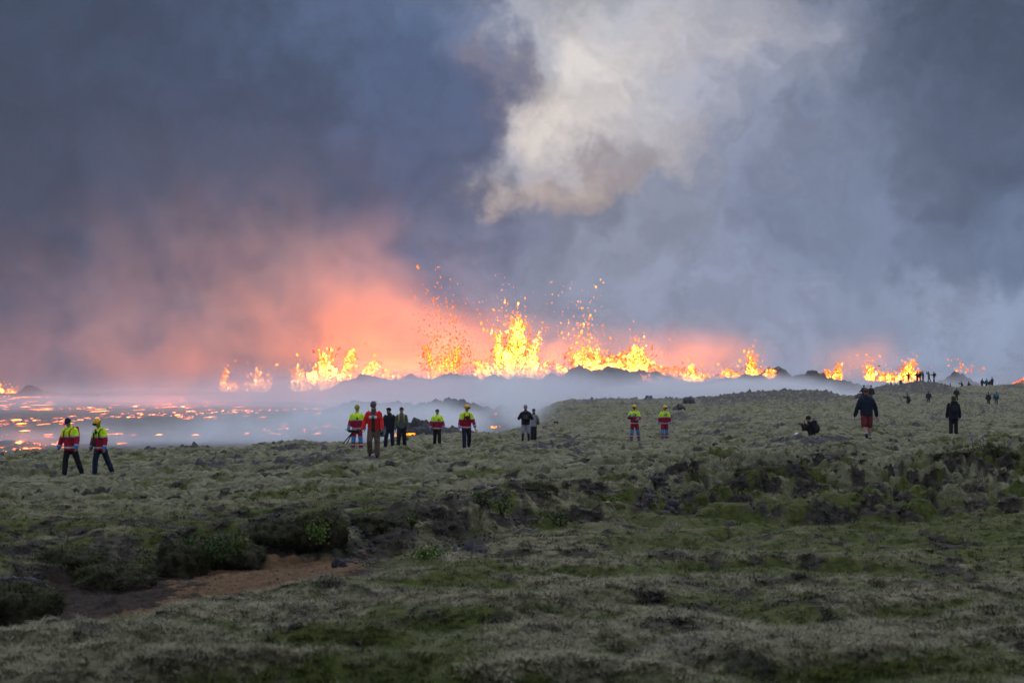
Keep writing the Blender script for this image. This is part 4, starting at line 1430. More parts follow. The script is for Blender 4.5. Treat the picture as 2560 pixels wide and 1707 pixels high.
def dress(root, p, J, outfit, voxel=0.016, simple=False):
    S = J['S']
    J['bulk'] = p.bulk
    oj, ot = outfit.get('jacket', 'black'), outfit.get('trousers', 'black')
    A = {k: np.array(J[k]) for k in J if k not in ('S', 'bulk')}

    def body_done(me):
        me.name = 'body'
        me.materials.clear()
        me.materials.append(outfit.get('skin', SKIN))
        o = bpy.data.objects.new('body', me)
        link(o, root)
        if not simple:
            hf, hu, hl, H = J['hf'], J['hu'], J['hl'], J['head']
            rot = np.stack([hl, hf, hu], 1)
            for sd in (-1, 1):
                v, f = sq(H + hf * 0.083 * S + hu * 0.006 * S + hl * sd * 0.031 * S, (0.013 * S, 0.008 * S, 0.008 * S), 1, rot, 8, 6)
                np_obj('eye', v, f, M_GOG, o)
    remesh_job(body_prims(J, not simple), 0.0085 if not simple else 0.026, 0.22 if not simple else 0.5, body_done)

    def jacket_done(me):
        v, f = mesh_arrays(me)
        c = v[f].mean(1)
        up = J['up']
        s_ = (c - J['hip']) @ up / S
        best = np.full(len(c), 9.0)
        arm_t = np.full(len(c), -1.0)
        for q in 'lr':
            t1, d1 = seg_t(c, A[q + 'sh'], A[q + 'el'])
            t2, d2 = seg_t(c, A[q + 'el'], A[q + 'wr'])
            near = np.minimum(d1, d2) < 0.092 * S * p.bulk
            lat = np.abs(c[:, 0] - J['chest'][0] - (s_ * 0)) > 0.165 * S * p.bulk
            lowarm = (d2 < d1)
            on = near & (lat | lowarm & (d2 < 0.075 * S * p.bulk))
            arm_t = np.where(on, np.where(d1 <= d2, t1 * 0.5, 0.5 + t2 * 0.5), arm_t)
        arm = arm_t >= 0
        if oj == 'hivis':
            z = np.where(arm, np.select([arm_t < 0.31, arm_t < 0.37, arm_t < 0.86, arm_t < 0.92], [2, 3, 1, 3], 4),
                         np.select([s_ < -0.055, s_ < -0.005, s_ < 0.285, s_ < 0.325], [1, 3, 1, 3], 2))
            o = sub_obj('jacket', v, f, z == 1, M_RED, root)
            sub_objs('hi_vis_yoke', v, f, z == 2, M_YEL, o)
            sub_objs('reflective_stripe', v, f, z == 3, M_REF, o)
            sub_objs('glove_cuff', v, f, z == 4, M_BLU, o)
        elif oj == 'open_red':
            front = ((c - J['chest']) @ J['fw'] > 0.05 * S) & (np.abs(c[:, 0]) < 0.062 * S) & (~arm)
            sub_obj('jacket', v, f, ~front, outfit['jmat'], root)
            sub_obj('sweater', v, f, front, outfit['smat'], root)
        else:
            sub_obj(outfit.get('jname', 'jacket'), v, f, np.ones(len(f), bool), outfit['jmat'], root)
    remesh_job(jacket_prims(J, p, outfit.get('hem', -0.10), outfit.get('loose', 1.0), outfit.get('hood', False)), voxel, 1.0, jacket_done)

    def trouser_done(me):
        v, f = mesh_arrays(me)
        c = v[f].mean(1)
        t = np.zeros(len(c))
        bd = np.full(len(c), 9.0)
        for q in 'lr':
            t1, d1 = seg_t(c, A[q + 'hip'], A[q + 'knee'])
            t2, d2 = seg_t(c, A[q + 'knee'], A[q + 'ank'])
            dm = np.minimum(d1, d2)
            tt_ = np.where(d1 <= d2, t1 * 0.5, 0.5 + 0.5 * t2)
            t = np.where(dm < bd, tt_, t)
            bd = np.minimum(bd, dm)
        if ot == 'rescue':
            z = np.select([t < 0.40, t < 0.66, t < 0.74, t < 0.80, t < 0.91], [1, 2, 1, 3, 1], 2)
            o = sub_obj('trousers', v, f, z == 1, M_RED, root)
            sub_objs('knee_panel', v, f, z == 2, M_BLU, o)
            sub_objs('reflective_stripe', v, f, z == 3, M_REF, o)
        else:
            sub_obj(outfit.get('tname', 'trousers'), v, f, np.ones(len(f), bool), outfit['tmat'], root)
    if ot == 'skirt':
        a_ = (A['lank'] + A['rank']) / 2
        pr = [loft([J['hip'] + J['up'] * 0.1 * S, J['hip'] - np.array([0, 0, 0.1 * S]), (J['hip'] + a_) / 2, a_ + np.array([0, 0, 0.04])], [(0.16 * S, 0.12 * S), (0.18 * S, 0.14 * S), (0.19 * S, 0.16 * S), (0.185 * S, 0.17 * S)])]
    else:
        pr = trouser_prims(J, p, outfit.get('short'), outfit.get('tloose', 1.0))
    remesh_job(pr, voxel, 1.0, trouser_done)
    if outfit.get('leggings') is not None:
        for q in 'lr':
            v, f = loft([A[q + 'knee'] + (A[q + 'hip'] - A[q + 'knee']) * 0.4, A[q + 'knee'], A[q + 'knee'] * 0.6 + A[q + 'ank'] * 0.4, A[q + 'ank']], [0.078 * S, 0.064 * S, 0.063 * S, 0.046 * S])
            np_obj('legging', v, f, outfit['leggings'], root)
    for q in 'lr':
        v, f = join(boot_prims(J, q, S))
        if ot == 'rescue':
            v, f = join(boot_prims(J, q, S))
        np_obj('boot', v, f, outfit.get('boots', M_BOOT), root)
        if outfit.get('socks') is not None:
            v, f = loft([A[q + 'ank'] + (A[q + 'knee'] - A[q + 'ank']) * 0.30, A[q + 'ank']], [0.054 * S, 0.046 * S])
            np_obj('sock', v, f, outfit['socks'], root)


PEOPLE = []


def person(px, D, yaw, pose, outfit, label, head=None, group=None, simple=False, sink=0.03, dz=0.0):
    if simple:
        pose.bulk *= 1.18
        pose.h *= 1.04
    J = skeleton(pose)
    X = (px - 1280) / FPX * D
    root = empty('person')
    root.rotation_euler = (0, 0, R(yaw))
    cz, sz_ = math.cos(R(yaw)), math.sin(R(yaw))
    zs = []
    for q in 'lr':
        a_ = J[q + 'ank']
        if a_[2] < 0.16 * J['S'] or pose.kneel:
            zs.append(hz(X + a_[0] * cz - a_[1] * sz_, D + a_[0] * sz_ + a_[1] * cz))
    root.location = (X, D, (min(zs) if zs else hz(X, D)) - sink + dz)
    tag(root, label, 'person', group)
    dress(root, pose, J, outfit, voxel=0.018 if not simple else 0.034, simple=simple)
    kind = head or ('hair', fab('brown_hair', (0.05, 0.03, 0.018)))
    if kind[0] == 'helmet':
        helmet(J, root, None, kind[1] if len(kind) > 1 else True)
    elif kind[0] == 'beanie':
        beanie(J, root, kind[1])
    elif kind[0] == 'cap':
        cap(J, root, kind[1])
    else:
        hair(J, root, kind[1], *kind[2:])
    return root, J


def at_person(name, root, J, prims, mat, label, cat, group=None):
    """a carried thing: shape given in the wearer's own frame"""
    V, F = join(prims)
    o = np_obj(name, V, F, mat)
    o.location = root.location
    o.rotation_euler = root.rotation_euler
    tag(o, label, cat, group)
    return o


def add_part(parent, name, prims, mat):
    V, F = join(prims)
    return np_obj(name, V, F, mat, parent)


def backpack(root, J, label, mat, size=1.0, straps=None, group=None, smat=None):
    S, up, fw = J['S'], J['up'], J['fw']
    rot = np.stack([np.array([1.0, 0, 0]), fw, up], 1)
    b = J['bulk']
    c = J['chest'] - fw * (0.13 * b + 0.085 * size) * S - up * 0.03 * S
    o = at_person('backpack', root, J, [sq(c, (0.155 * S * size, 0.10 * S * size, 0.25 * S * size), 0.55, rot, 20, 13)], mat, label, 'backpack', group)
    add_part(o, 'front_pocket', [sq(c - fw * 0.095 * S * size - up * 0.06 * S, (0.115 * S * size, 0.05 * S * size, 0.13 * S * size), 0.55, rot, 16, 9)], smat or mat)
    add_part(o, 'top_lid', [sq(c + up * 0.215 * S * size, (0.145 * S * size, 0.10 * S * size, 0.055 * S * size), 0.6, rot, 16, 9)], smat or mat)
    if straps is not None:
        strap(o, J, straps)
    return o


def camera_thing(root, J, c, label, fwd, lens=0.07, white=False, tripod=False, scale=1.0):
    fwd = np.asarray(fwd, float)
    fwd = fwd / np.linalg.norm(fwd)
    lat = np.cross(fwd, np.array([0, 0, 1.0]))
    if np.linalg.norm(lat) < 1e-3:
        lat = np.array([1.0, 0, 0])
    lat /= np.linalg.norm(lat)
    up = np.cross(lat, fwd)
    rot = np.stack([lat, fwd, up], 1)
    s = scale
    o = at_person('photo_camera', root, J, [sq(c, (0.072 * s, 0.036 * s, 0.050 * s), 0.35, rot, 16, 9), sq(np.asarray(c) + up * 0.052 * s, (0.026 * s, 0.030 * s, 0.018 * s), 0.5, rot, 10, 7)], M_CAMB, label, 'camera')
    add_part(o, 'lens', [loft([np.asarray(c) + fwd * 0.03 * s, np.asarray(c) + fwd * (0.04 + lens) * s], [0.036 * s, 0.041 * s])], M_GREYM if white else M_CAMB)
    return o
# ------------------------------------------------------------------ people: the individuals
HV = dict(jacket='hivis', trousers='plain', loose=1.06, hem=-0.12)


def hv(**k):
    d_ = dict(HV)
    d_.update(k)
    return d_


GR = 'rescue workers in yellow and red jackets'
# pair walking on the left
r1, J1 = person(178, 62.0, 152, Pose(rh=12, rk=10, lh=-19, lk=6, la=6, ra=5, rs=2, ls=4, rab=20, lab=20, re=14, le=18, lean=5, hp=26, bulk=1.24, h=1.80), hv(tmat=M_BLK),
                'rescue worker in navy cap and black trousers, walking at the far left', ('cap', fab('navy_cap', (0.018, 0.026, 0.07))), GR)
backpack(r1, J1, 'red backpack with red chest straps on the worker in the navy cap', M_STRAP, 0.85, M_STRAP)
r2, J2 = person(252, 62.6, 148, Pose(rh=12, rk=12, lh=-22, lk=6, la=6, ra=5, rs=0, ls=6, rab=15, lab=15, re=12, le=10, lean=4, hp=30, bulk=1.14, h=1.78), hv(tmat=M_NVY),
                'rescue worker in yellow helmet and navy trousers beside the one in the navy cap', ('helmet', True), GR)
o = at_person('shoulder_bag', r2, J2, [sq(J2['waist'] + np.array([0.12, 0.15, -0.02]), (0.075, 0.05, 0.12), 0.6)], fab('olive_canvas', (0.05, 0.05, 0.035)),
              'olive pouch slung across the helmeted worker at the far left', 'bag')
strap(o, J2, M_BLK)
camera_thing(r2, J2, J2['chest'] + np.array([0.02, 0.185, 0.07]), 'white-faced respirator and camera on the helmeted walker at the far left', (0.2, 1, 0), 0.02, True, False, 0.9)
# middle group
r3, J3 = person(893, 80.0, 176, Pose(rh=2, lh=2, la=6, ra=6, rab=16, lab=16, rs=-4, ls=-4, re=26, le=26, hy=34, bulk=1.16, h=1.80), hv(trousers='rescue', hem=-0.06),
                'rescue worker in lime knitted hat and red trousers with blue knees', ('beanie', fab('lime_knit', (0.30, 0.32, 0.03))), GR)
add_part(r3, 'radio', [sq(J3['chest'] + np.array([-0.03, 0.165, -0.03]), (0.03, 0.025, 0.05), 0.5)], M_CAMB)
add_part(r3, 'harness_belt', [sq(J3['hip'] + J3['up'] * 0.02, (0.215, 0.158, 0.022), 0.8)], fab('grey_webbing', (0.20, 0.20, 0.17)))
r4, J4 = person(935, 66.0, 176, Pose(rh=18, rk=48, lh=3, lk=4, la=2, ra=4, rs=0, ls=12, rab=20, lab=14, re=30, le=22, lean=6, hp=22, bulk=1.10, h=1.80),
                dict(jacket='open_red', jmat=fab('bright_red_shell', (0.62, 0.022, 0.022)), smat=fab('charcoal_knit', (0.030, 0.034, 0.030)), tmat=fab('khaki_cotton', (0.120, 0.090, 0.060)), loose=1.08, tloose=1.06, hem=-0.10),
                'man in open red jacket, grey knitted hat and khaki trousers stepping forward', ('beanie', fab('grey_knit', (0.10, 0.09, 0.10))))
add_part(r4, 'scarf', [loft([J4['neck'] + J4['up'] * 0.05, J4['neck'] + J4['fw'] * 0.09 - J4['up'] * 0.03, J4['chest'] + J4['fw'] * 0.135 + J4['up'] * 0.02], [0.085, 0.075, 0.05])], fab('grey_scarf', (0.055, 0.060, 0.055)))
resp = add_part(r4, 'respirator', [sq(J4['chest'] + J4['fw'] * 0.19 + J4['up'] * 0.02, (0.05, 0.05, 0.055), 0.8)], fab('respirator_rubber', (0.18, 0.20, 0.20)))
for sd in (-1, 1):
    add_part(resp, 'filter_disc', [sq(J4['chest'] + J4['fw'] * 0.21 + J4['up'] * 0.0 + np.array([sd * 0.085, 0, 0]), (0.050, 0.035, 0.050), 0.7)], fab('filter_white', (0.62, 0.62, 0.62)))
hc = J4['rwr'] + J4['rfd'] * 0.10
o = camera_thing(r4, J4, hc + np.array([0.14, 0.02, -0.01]), 'black camera on a folded tripod carried by the man in the red jacket', (1, 0.2, 0.05), 0.16, False, False, 1.3)
for k, (a, b) in enumerate((((0.26, 0.0, -0.02), (0.52, 0.02, 0.05)), ((0.30, 0.03, -0.04), (0.62, 0.06, -0.42)), ((0.30, -0.03, -0.04), (0.50, -0.03, -0.40)))):
    add_part(o, 'tripod_leg', [loft([hc + np.array(a), hc + np.array(b)], [0.022, 0.016], n=8)], M_CAMB)
r5, J5 = person(974, 88.0, 172, Pose(rh=4, lh=-4, la=3, ra=7, rab=12, lab=10, rs=8, ls=0, re=22, le=10, hy=-48, hp=10, bulk=1.08, h=1.80),
                dict(jmat=fab('dark_shell', (0.016, 0.018, 0.024)), tmat=M_NVY, hood=True, loose=1.06), 'dark-haired bearded man in black hooded jacket looking aside, bag in hand',
                ('hair', fab('black_hair', (0.014, 0.010, 0.008))))
add_part(r5, 'beard', [sq(J5['head'] + J5['hf'] * 0.055 - J5['hu'] * 0.078, (0.055, 0.050, 0.045))], fab('black_hair', (0.014, 0.010, 0.008)))
bag_c = J5['rwr'] + np.array([0.05, 0.20, -0.12])
M_WRAP = fab('mottled_grey_plastic', (0.16, 0.17, 0.18), 0.25, 0.85, 9)
o = at_person('holdall', r5, J5, [sq(bag_c, (0.26, 0.14, 0.27), 0.6)], M_WRAP, 'big mottled grey and black holdall hanging beside the red-jacketed man', 'bag')
add_part(o, 'carry_handle', [loft([bag_c + np.array([-.12, 0, .24]), bag_c + np.array([-.05, 0, .33]), bag_c + np.array([.05, 0, .33]), bag_c + np.array([.12, 0, .24])], [0.018] * 4, (0, 1, 0), 8)], M_BLK)
add_part(o, 'end_pocket', [sq(bag_c + np.array([0.02, 0.12, -0.06]), (0.18, 0.06, 0.14), 0.6)], M_BLK)
r6, J6 = person(1004, 87.0, 182, Pose(rh=3, lh=-3, la=4, ra=4, rab=10, lab=10, rs=-8, ls=-8, re=16, le=16, hp=14, hy=6, bulk=1.02, h=1.80),
                dict(jmat=fab('grey_green_shirt', (0.085, 0.098, 0.082)), jname='shirt', tmat=M_BLK, hem=-0.05, loose=0.98), 'young man in grey-green shirt and black trousers with yellow shoulder straps',
                ('hair', fab('brown_hair', (0.05, 0.03, 0.018))))
backpack(r6, J6, 'backpack with yellow straps on the man in the grey-green shirt', M_BLK, 0.8, fab('yellow_webbing', (0.40, 0.30, 0.03)))
r7, J7 = person(1093, 95.0, 188, Pose(rh=-12, rk=16, lh=8, lk=6, la=1, ra=0, rab=20, lab=16, rs=2, ls=6, re=18, le=24, hy=8, hp=4, bulk=1.14, h=1.76), hv(tmat=M_BLK, hem=-0.09),
                'bareheaded rescue worker with cropped brown hair, walking in black trousers', ('hair', fab('brown_hair', (0.05, 0.03, 0.018))), GR)
add_part(r7, 'radio', [sq(J7['chest'] + np.array([-0.06, 0.165, -0.02]), (0.03, 0.025, 0.045), 0.5)], M_CAMB)
r8, J8 = person(1166, 83.5, 190, Pose(rh=8, rk=6, lh=-10, lk=24, la=5, ra=0, rab=14, lab=18, rs=0, ls=8, re=12, le=14, hy=24, hp=12, bulk=1.12, h=1.80), hv(tmat=M_NVY),
                'helmeted rescue worker with red harness straps and chest camera, before the smoke', ('helmet', True), GR)
strap(r8, J8, M_STRAP, 'harness_strap')
camera_thing(r8, J8, J8['chest'] + np.array([-0.01, 0.20, -0.02]), 'black camera hung on the chest of the helmeted worker with red straps', (0, 1, -0.3), 0.06, False, False, 1.2)
hc = J8['lwr'] + J8['lfd'] * 0.10
o = at_person('hand_torch', r8, J8, [loft([hc + np.array([-0.02, -0.05, -0.03]), hc + np.array([-0.02, 0.10, -0.05])], [0.03, 0.036])], M_CAMB, 'small yellow and black torch in the hand of the worker with red straps', 'torch')
add_part(o, 'torch_head', [loft([hc + np.array([-0.02, 0.10, -0.05]), hc + np.array([-0.02, 0.15, -0.055])], [0.045, 0.05])], M_HEL)
# couple seen from behind
r9, J9 = person(1314, 99.0, 4, Pose(rh=2, lh=-2, la=5, ra=5, rab=26, lab=26, rs=14, ls=14, re=85, le=85, rin=0.35, lin=0.35, hp=6, bulk=1.14, h=1.80),
                dict(jmat=fab('black_brown_jacket', (0.016, 0.012, 0.012)), tmat=fab('pale_grey_cotton', (0.27, 0.27, 0.31)), tname='shorts', short=0.98, tloose=1.1, leggings=fab('blue_leggings', (0.012, 0.020, 0.055)), hood=True, hem=-0.08, loose=1.06),
                'taller of the couple seen from behind, black jacket, pale shorts over blue leggings', ('beanie', fab('pale_grey_knit', (0.24, 0.24, 0.23))))
backpack(r9, J9, 'black backpack on the taller of the couple', fab('black_nylon', (0.014, 0.014, 0.017)), 0.92, None, None, fab('grey_nylon', (0.05, 0.05, 0.058)))
r10, J10 = person(1334, 100.8, -14, Pose(rh=2, lh=-2, la=2, ra=2, rab=14, lab=14, rs=14, ls=10, re=78, le=70, rin=0.55, lin=0.4, hp=6, hy=12, bulk=1.04, h=1.55),
                  dict(jmat=fab('pale_grey_fleece', (0.24, 0.26, 0.29)), jname='hoodie', tmat=M_BLK, trousers='skirt', tname='long_skirt', hem=-0.14, loose=1.08),
                  'shorter of the couple seen from behind, pale grey hoodie and long black skirt', ('beanie', fab('olive_knit', (0.060, 0.052, 0.032))))
add_part(r10, 'neck_scarf', [sq(J10['neck'] + J10['up'] * 0.03, (0.095, 0.095, 0.065))], fab('dusk_scarf', (0.05, 0.045, 0.05)))
bc = J10['waist'] + np.array([0.24, -0.02, -0.05])
o = at_person('handbag', r10, J10, [sq(bc, (0.06, 0.11, 0.11), 0.6)], fab('tan_leather', (0.14, 0.055, 0.025)), 'tan leather bag at the hip of the shorter of the couple', 'bag')
add_part(o, 'bag_strap', [loft([bc + np.array([0, 0, .1]), J10['chest'] + np.array([.16, -.13, .05]), J10['chest'] + np.array([.06, -.10, .17])], [0.014] * 3, (0, 1, 0), 6)], fab('tan_leather', (0.14, 0.055, 0.025)))
# two rescuers on the slope
r11, J11 = person(1586, 99.5, 168, Pose(rh=2, lh=-8, lk=4, la=9, ra=5, rab=16, lab=16, rs=18, ls=10, re=108, le=66, rin=0.55, lin=0.55, hp=18, bulk=1.12, h=1.76), hv(trousers='rescue', hem=-0.06),
                  'helmeted rescue worker with hands held to the chest, red trousers with blue knees', ('helmet', True), GR)
camera_thing(r11, J11, J11['chest'] + np.array([-0.03, 0.22, 0.0]), 'camera held at the chest of the worker in red trousers', (0.1, 1, 0), 0.05, True, False, 1.1)
r12, J12 = person(1661, 103.0, 186, Pose(rh=3, lh=-4, la=4, ra=2, rab=16, lab=14, rs=-2, ls=2, re=10, le=14, hy=22, hp=8, bulk=1.12, h=1.76), hv(trousers='rescue', hem=-0.06),
                  'helmeted rescue worker with arms hanging, rightmost in yellow and red', ('helmet', True), GR)
add_part(r12, 'harness_belt', [sq(J12['hip'] + J12['up'] * 0.03, (0.205, 0.150, 0.022), 0.8)], fab('grey_webbing', (0.20, 0.20, 0.17)))
camera_thing(r12, J12, J12['chest'] + np.array([-0.02, 0.19, 0.06]), 'white-lensed camera on the chest of the rightmost worker in yellow and red', (0.4, 1, 0), 0.07, True, False, 1.1)
# onlookers on the right
r13, J13 = person(2030, 80.0, 66, Pose(rh=72, rk=140, lh=40, lk=128, la=8, ra=8, rab=8, lab=8, rs=36, ls=40, re=124, le=118, rin=0.2, lin=0.2, lean=14, hp=-4, bulk=1.10, h=1.64, kneel=0.10),
                  dict(jmat=fab('black_shell', (0.010, 0.010, 0.012)), tmat=fab('dark_grey_trousers', (0.035, 0.037, 0.042)), hood=True, loose=1.08), 'photographer in black kneeling low on the moss, camera raised to the face',
                  ('beanie', fab('black_knit', (0.010, 0.010, 0.011))), sink=0.14)
backpack(r13, J13, 'large black backpack on the kneeling photographer', fab('black_nylon', (0.014, 0.014, 0.017)), 1.12)
camera_thing(r13, J13, (J13['lwr'] + J13['rwr']) / 2 + np.array([0, 0.10, 0.03]), 'camera held up by the kneeling photographer', (0, 1, 0.05), 0.04)
c = spot(1993, 1092, 80.0)
sheet = []
gx, gy = np.meshgrid(np.linspace(-0.13, 0.13, 12), np.linspace(-0.10, 0.10, 9))
gz = 0.05 * np.abs(perlin(gx * 14, gy * 14, 3)) + 0.05 * (1 - (gx / 0.13) ** 2) * (1 - (gy / 0.10) ** 2)
ids = np.arange(gx.size).reshape(gx.shape)
o = np_obj('plastic_bag', np.stack([gx.ravel(), gy.ravel(), gz.ravel()], 1), np.stack([ids[:-1, :-1], ids[:-1, 1:], ids[1:, 1:], ids[1:, :-1]], -1).reshape(-1, 4), fab('white_plastic', (0.62, 0.66, 0.72), 0.4, 0.08))
o.modifiers.new('thick', 'SOLIDIFY').thickness = 0.006
o.location = (c.x, 80.0, hz(c.x, 80.0) + 0.03)
tag(o, 'crumpled white plastic bag on the moss beside the kneeling photographer', 'plastic bag')
r14, J14 = person(2166, 67.0, 6, Pose(rh=6, rk=4, lh=-14, lk=34, la=2, ra=3, rab=22, lab=20, rs=-2, ls=6, re=14, le=12, lean=3, hp=4, bulk=1.16, h=1.80),
                  dict(jmat=fab('navy_fleece', (0.012, 0.018, 0.032)), jname='hoodie', tmat=fab('maroon_cotton', (0.16, 0.026, 0.036)), tname='shorts', short=0.80, tloose=1.08, hood=True, socks=fab('white_knit', (0.42, 0.42, 0.45)),
                       boots=fab('dark_trainers', (0.02, 0.02, 0.024)), hem=-0.05, loose=1.04), 'bare-legged man in navy hoodie and maroon shorts walking away', ('hair', fab('fair_brown_hair', (0.10, 0.060, 0.032))))
r15, J15 = person(2383, 88.0, -4, Pose(rh=1, lh=-3, la=2, ra=2, rab=12, lab=8, rs=2, ls=4, re=14, le=20, hp=6, bulk=1.18, h=1.78),
                  dict(jmat=fab('midnight_shell', (0.010, 0.013, 0.024)), tmat=M_BLK, hem=-0.16, loose=1.06), 'brown-haired person in midnight blue jacket standing with back turned, right of the maroon shorts',
                  ('hair', fab('brown_hair', (0.05, 0.03, 0.018)), 0.14))
backpack(r15, J15, 'dark green backpack on the person in the midnight blue jacket', fab('dark_teal_nylon', (0.010, 0.018, 0.020)), 1.08)

DARK = dict(jmat=fab('dark_coat', (0.016, 0.016, 0.020)), tmat=M_BLK, loose=1.06)


def dk(**k):
    d_ = dict(DARK)
    d_.update(k)
    return d_


HB = ('hair', fab('brown_hair', (0.05, 0.03, 0.018)))
BB = ('beanie', fab('black_knit', (0.010, 0.010, 0.011)))
GO = 'onlookers standing along the far ridge'
GK = 'onlookers on the rocky knoll'
GM = 'walkers crossing the far moss'
person(2160, 226, 20, Pose(rab=22, lab=22, re=70, le=70, bulk=1.15), dk(), 'dark-clad left person of the two half hidden behind the maroon-shorts man', HB, GM, True)
person(2177, 224, -30, Pose(rab=14, lab=14, la=4, ra=4, bulk=1.15), dk(tmat=fab('grey_green_trousers', (0.07, 0.075, 0.06))), 'right person of the two behind the maroon-shorts man, grey-green trousers', BB, GM, True)
person(2272, 262, 30, Pose(rh=80, rk=140, lh=60, lk=140, lean=25, rs=60, ls=60, re=60, le=60, bulk=1.25, kneel=0.30), dk(), 'dark figure crouching on the far moss below the rocky knoll', BB, GM, True)
person(2321, 286, -12, Pose(rh=12, lh=-14, lk=12, rab=20, lab=16, bulk=1.15), dk(tmat=M_NVY), 'dark-clad walker striding alone below the rocky knoll', HB, GM, True)
person(2391, 292, 0, Pose(rh=4, lh=-4, rab=24, lab=20, bulk=1.2), dk(), 'distant walker almost hidden by the brown-haired person', HB, GM, True)
person(2471, 272, 8, Pose(rh=10, lh=-10, la=6, ra=6, rab=12, lab=12, bulk=1.15), dk(), 'dark walker beside the blue-jacketed one on the far moss', BB, GM, True)
b_, Jb = person(2490, 272, -6, Pose(rh=6, lh=-8, la=5, ra=5, rab=14, lab=14, bulk=1.12), dk(tmat=fab('grey_trousers', (0.06, 0.06, 0.066))), 'far walker with grey trousers, bright blue pack on the back', HB, GM, True)
backpack(b_, Jb, 'bright blue backpack on the far walker with grey trousers', fab('bright_blue_nylon', (0.015, 0.20, 0.36)), 1.1)
# the knoll
person(2251, 345.5, -50, Pose(rh=70, rk=100, lh=70, lk=110, rs=95, rab=10, re=10, ls=30, le=40, lean=5, kneel=0.22, bulk=1.15), dk(jmat=fab('mustard_jacket', (0.12, 0.075, 0.02))), 'onlooker in mustard jacket sitting with one arm stretched out', BB, GK, True)
person(2271, 347, 20, Pose(rs=60, ls=60, re=95, le=95, rab=10, lab=10), dk(tmat=fab('grey_trousers', (0.06, 0.06, 0.066))), 'lone onlooker filming at the left foot of the knoll', BB, GK, True)
k3, Jk3 = person(2293, 348, 30, Pose(rs=70, ls=40, re=80, le=60, h=1.84, bulk=1.1), dk(), 'tall onlooker, left one of the overlapping pair on the knoll', BB, GK, True)
k4, Jk4 = person(2299.5, 347, 40, Pose(rh=10, lh=-20, lk=16, rs=20, ls=10, bulk=1.1, h=1.70), dk(), 'onlooker with a backpack, right one of the overlapping pair on the knoll', HB, GK, True)
backpack(k4, Jk4, 'dark backpack worn by one of the overlapping pair on the knoll', fab('black_nylon', (0.014, 0.014, 0.017)), 0.95)
person(2307.5, 348, 60, Pose(rs=95, ls=95, re=70, le=70, rab=12, lab=12, h=1.82), dk(jmat=fab('slate_jacket', (0.03, 0.035, 0.05))), 'onlooker with both arms raised to photograph, middle of the knoll', BB, GK, True)
person(2322, 347.5, 55, Pose(rh=-16, rk=10, lh=6, rs=100, ls=100, re=80, le=80, rab=14, lab=14), dk(jmat=fab('moss_green_jacket', (0.05, 0.065, 0.02))), 'onlooker in green jacket, arms up, feet apart on the knoll', HB, GK, True)
k7, Jk7 = person(2335, 348, 50, Pose(rh=16, rk=8, lh=-12, rs=50, ls=50, re=50, le=50), dk(), 'onlooker leaning forward at the right end of the knoll', HB, GK, True)
backpack(k7, Jk7, 'dark backpack on the onlooker at the right end of the knoll', fab('black_nylon', (0.014, 0.014, 0.017)), 1.0)
# right part of the ridge
person(2347.5, 368, 20, Pose(h=1.7), dk(), 'onlooker showing only head and shoulders just right of the knoll', BB, GO, True, dz=-0.7)
k8, Jk8 = person(2363, 379, 60, Pose(lean=14, rs=40, ls=40, re=60, le=60), dk(), 'stooping onlooker with a pack, left of the one with the yellow bag', BB, GO, True)
backpack(k8, Jk8, 'black backpack on the stooping onlooker of the far ridge', fab('black_nylon', (0.014, 0.014, 0.017)), 1.05)
k9, Jk9 = person(2376, 379, 70, Pose(lean=4, rs=30, ls=30, re=60, le=50), dk(jmat=fab('dull_red_jacket', (0.08, 0.02, 0.025))), 'onlooker in dull red jacket beside the yellow bag', HB, GO, True)
o = at_person('stuff_sack', k9, Jk9, [sq(Jk9['hip'] + np.array([-0.1, 0.15, 0.05]), (0.24, 0.16, 0.14), 0.7)], M_YEL, 'bright yellow bag held by the onlooker in the dull red jacket', 'bag')
add_part(o, 'drawstring', [loft([Jk9['hip'] + np.array([-0.1, 0.15, 0.17]), Jk9['hip'] + np.array([-0.1, 0.13, 0.26])], [0.02, 0.015], n=8)], M_BLK)
person(2406, 377, 70, Pose(rh=80, rk=130, lh=60, lk=130, lean=18, rs=70, ls=70, re=40, le=40, kneel=0.45, bulk=1.15), dk(), 'crouching onlooker with hands forward, in the middle of the far ridge', BB, GO, True)
person(2423, 378, 40, Pose(rh=80, rk=120, lh=80, lk=120, lean=10, kneel=0.30, bulk=1.3), dk(), 'low sitting onlooker next to the pointed cone', BB, GO, True)
k10, Jk10 = person(2455, 378.5, -40, Pose(lean=6, rab=16, lab=16), dk(), 'dark onlooker standing left of the one with the blue pack', BB, GO, True)
backpack(k10, Jk10, 'dark backpack on the onlooker left of the blue pack', fab('black_nylon', (0.014, 0.014, 0.017)), 1.0)
k11, Jk11 = person(2466, 378.5, 10, Pose(rab=20, lab=20, bulk=1.15), dk(jmat=fab('blue_grey_jacket', (0.03, 0.05, 0.075))), 'onlooker with a blue pack in the cluster on the far ridge', BB, GO, True)
backpack(k11, Jk11, 'teal blue backpack in the cluster on the far ridge', fab('teal_nylon', (0.02, 0.13, 0.20)), 1.05)
person(2474, 379.5, -20, Pose(h=1.62, rab=16, lab=16), dk(jmat=fab('wine_jacket', (0.06, 0.02, 0.03))), 'shorter onlooker between the blue pack and the cluster end', HB, GO, True)
person(2480.5, 378.5, 30, Pose(h=1.84, rab=14, lab=14, bulk=1.1), dk(), 'tall dark onlooker at the right end of the far ridge cluster', BB, GO, True)

run_jobs()

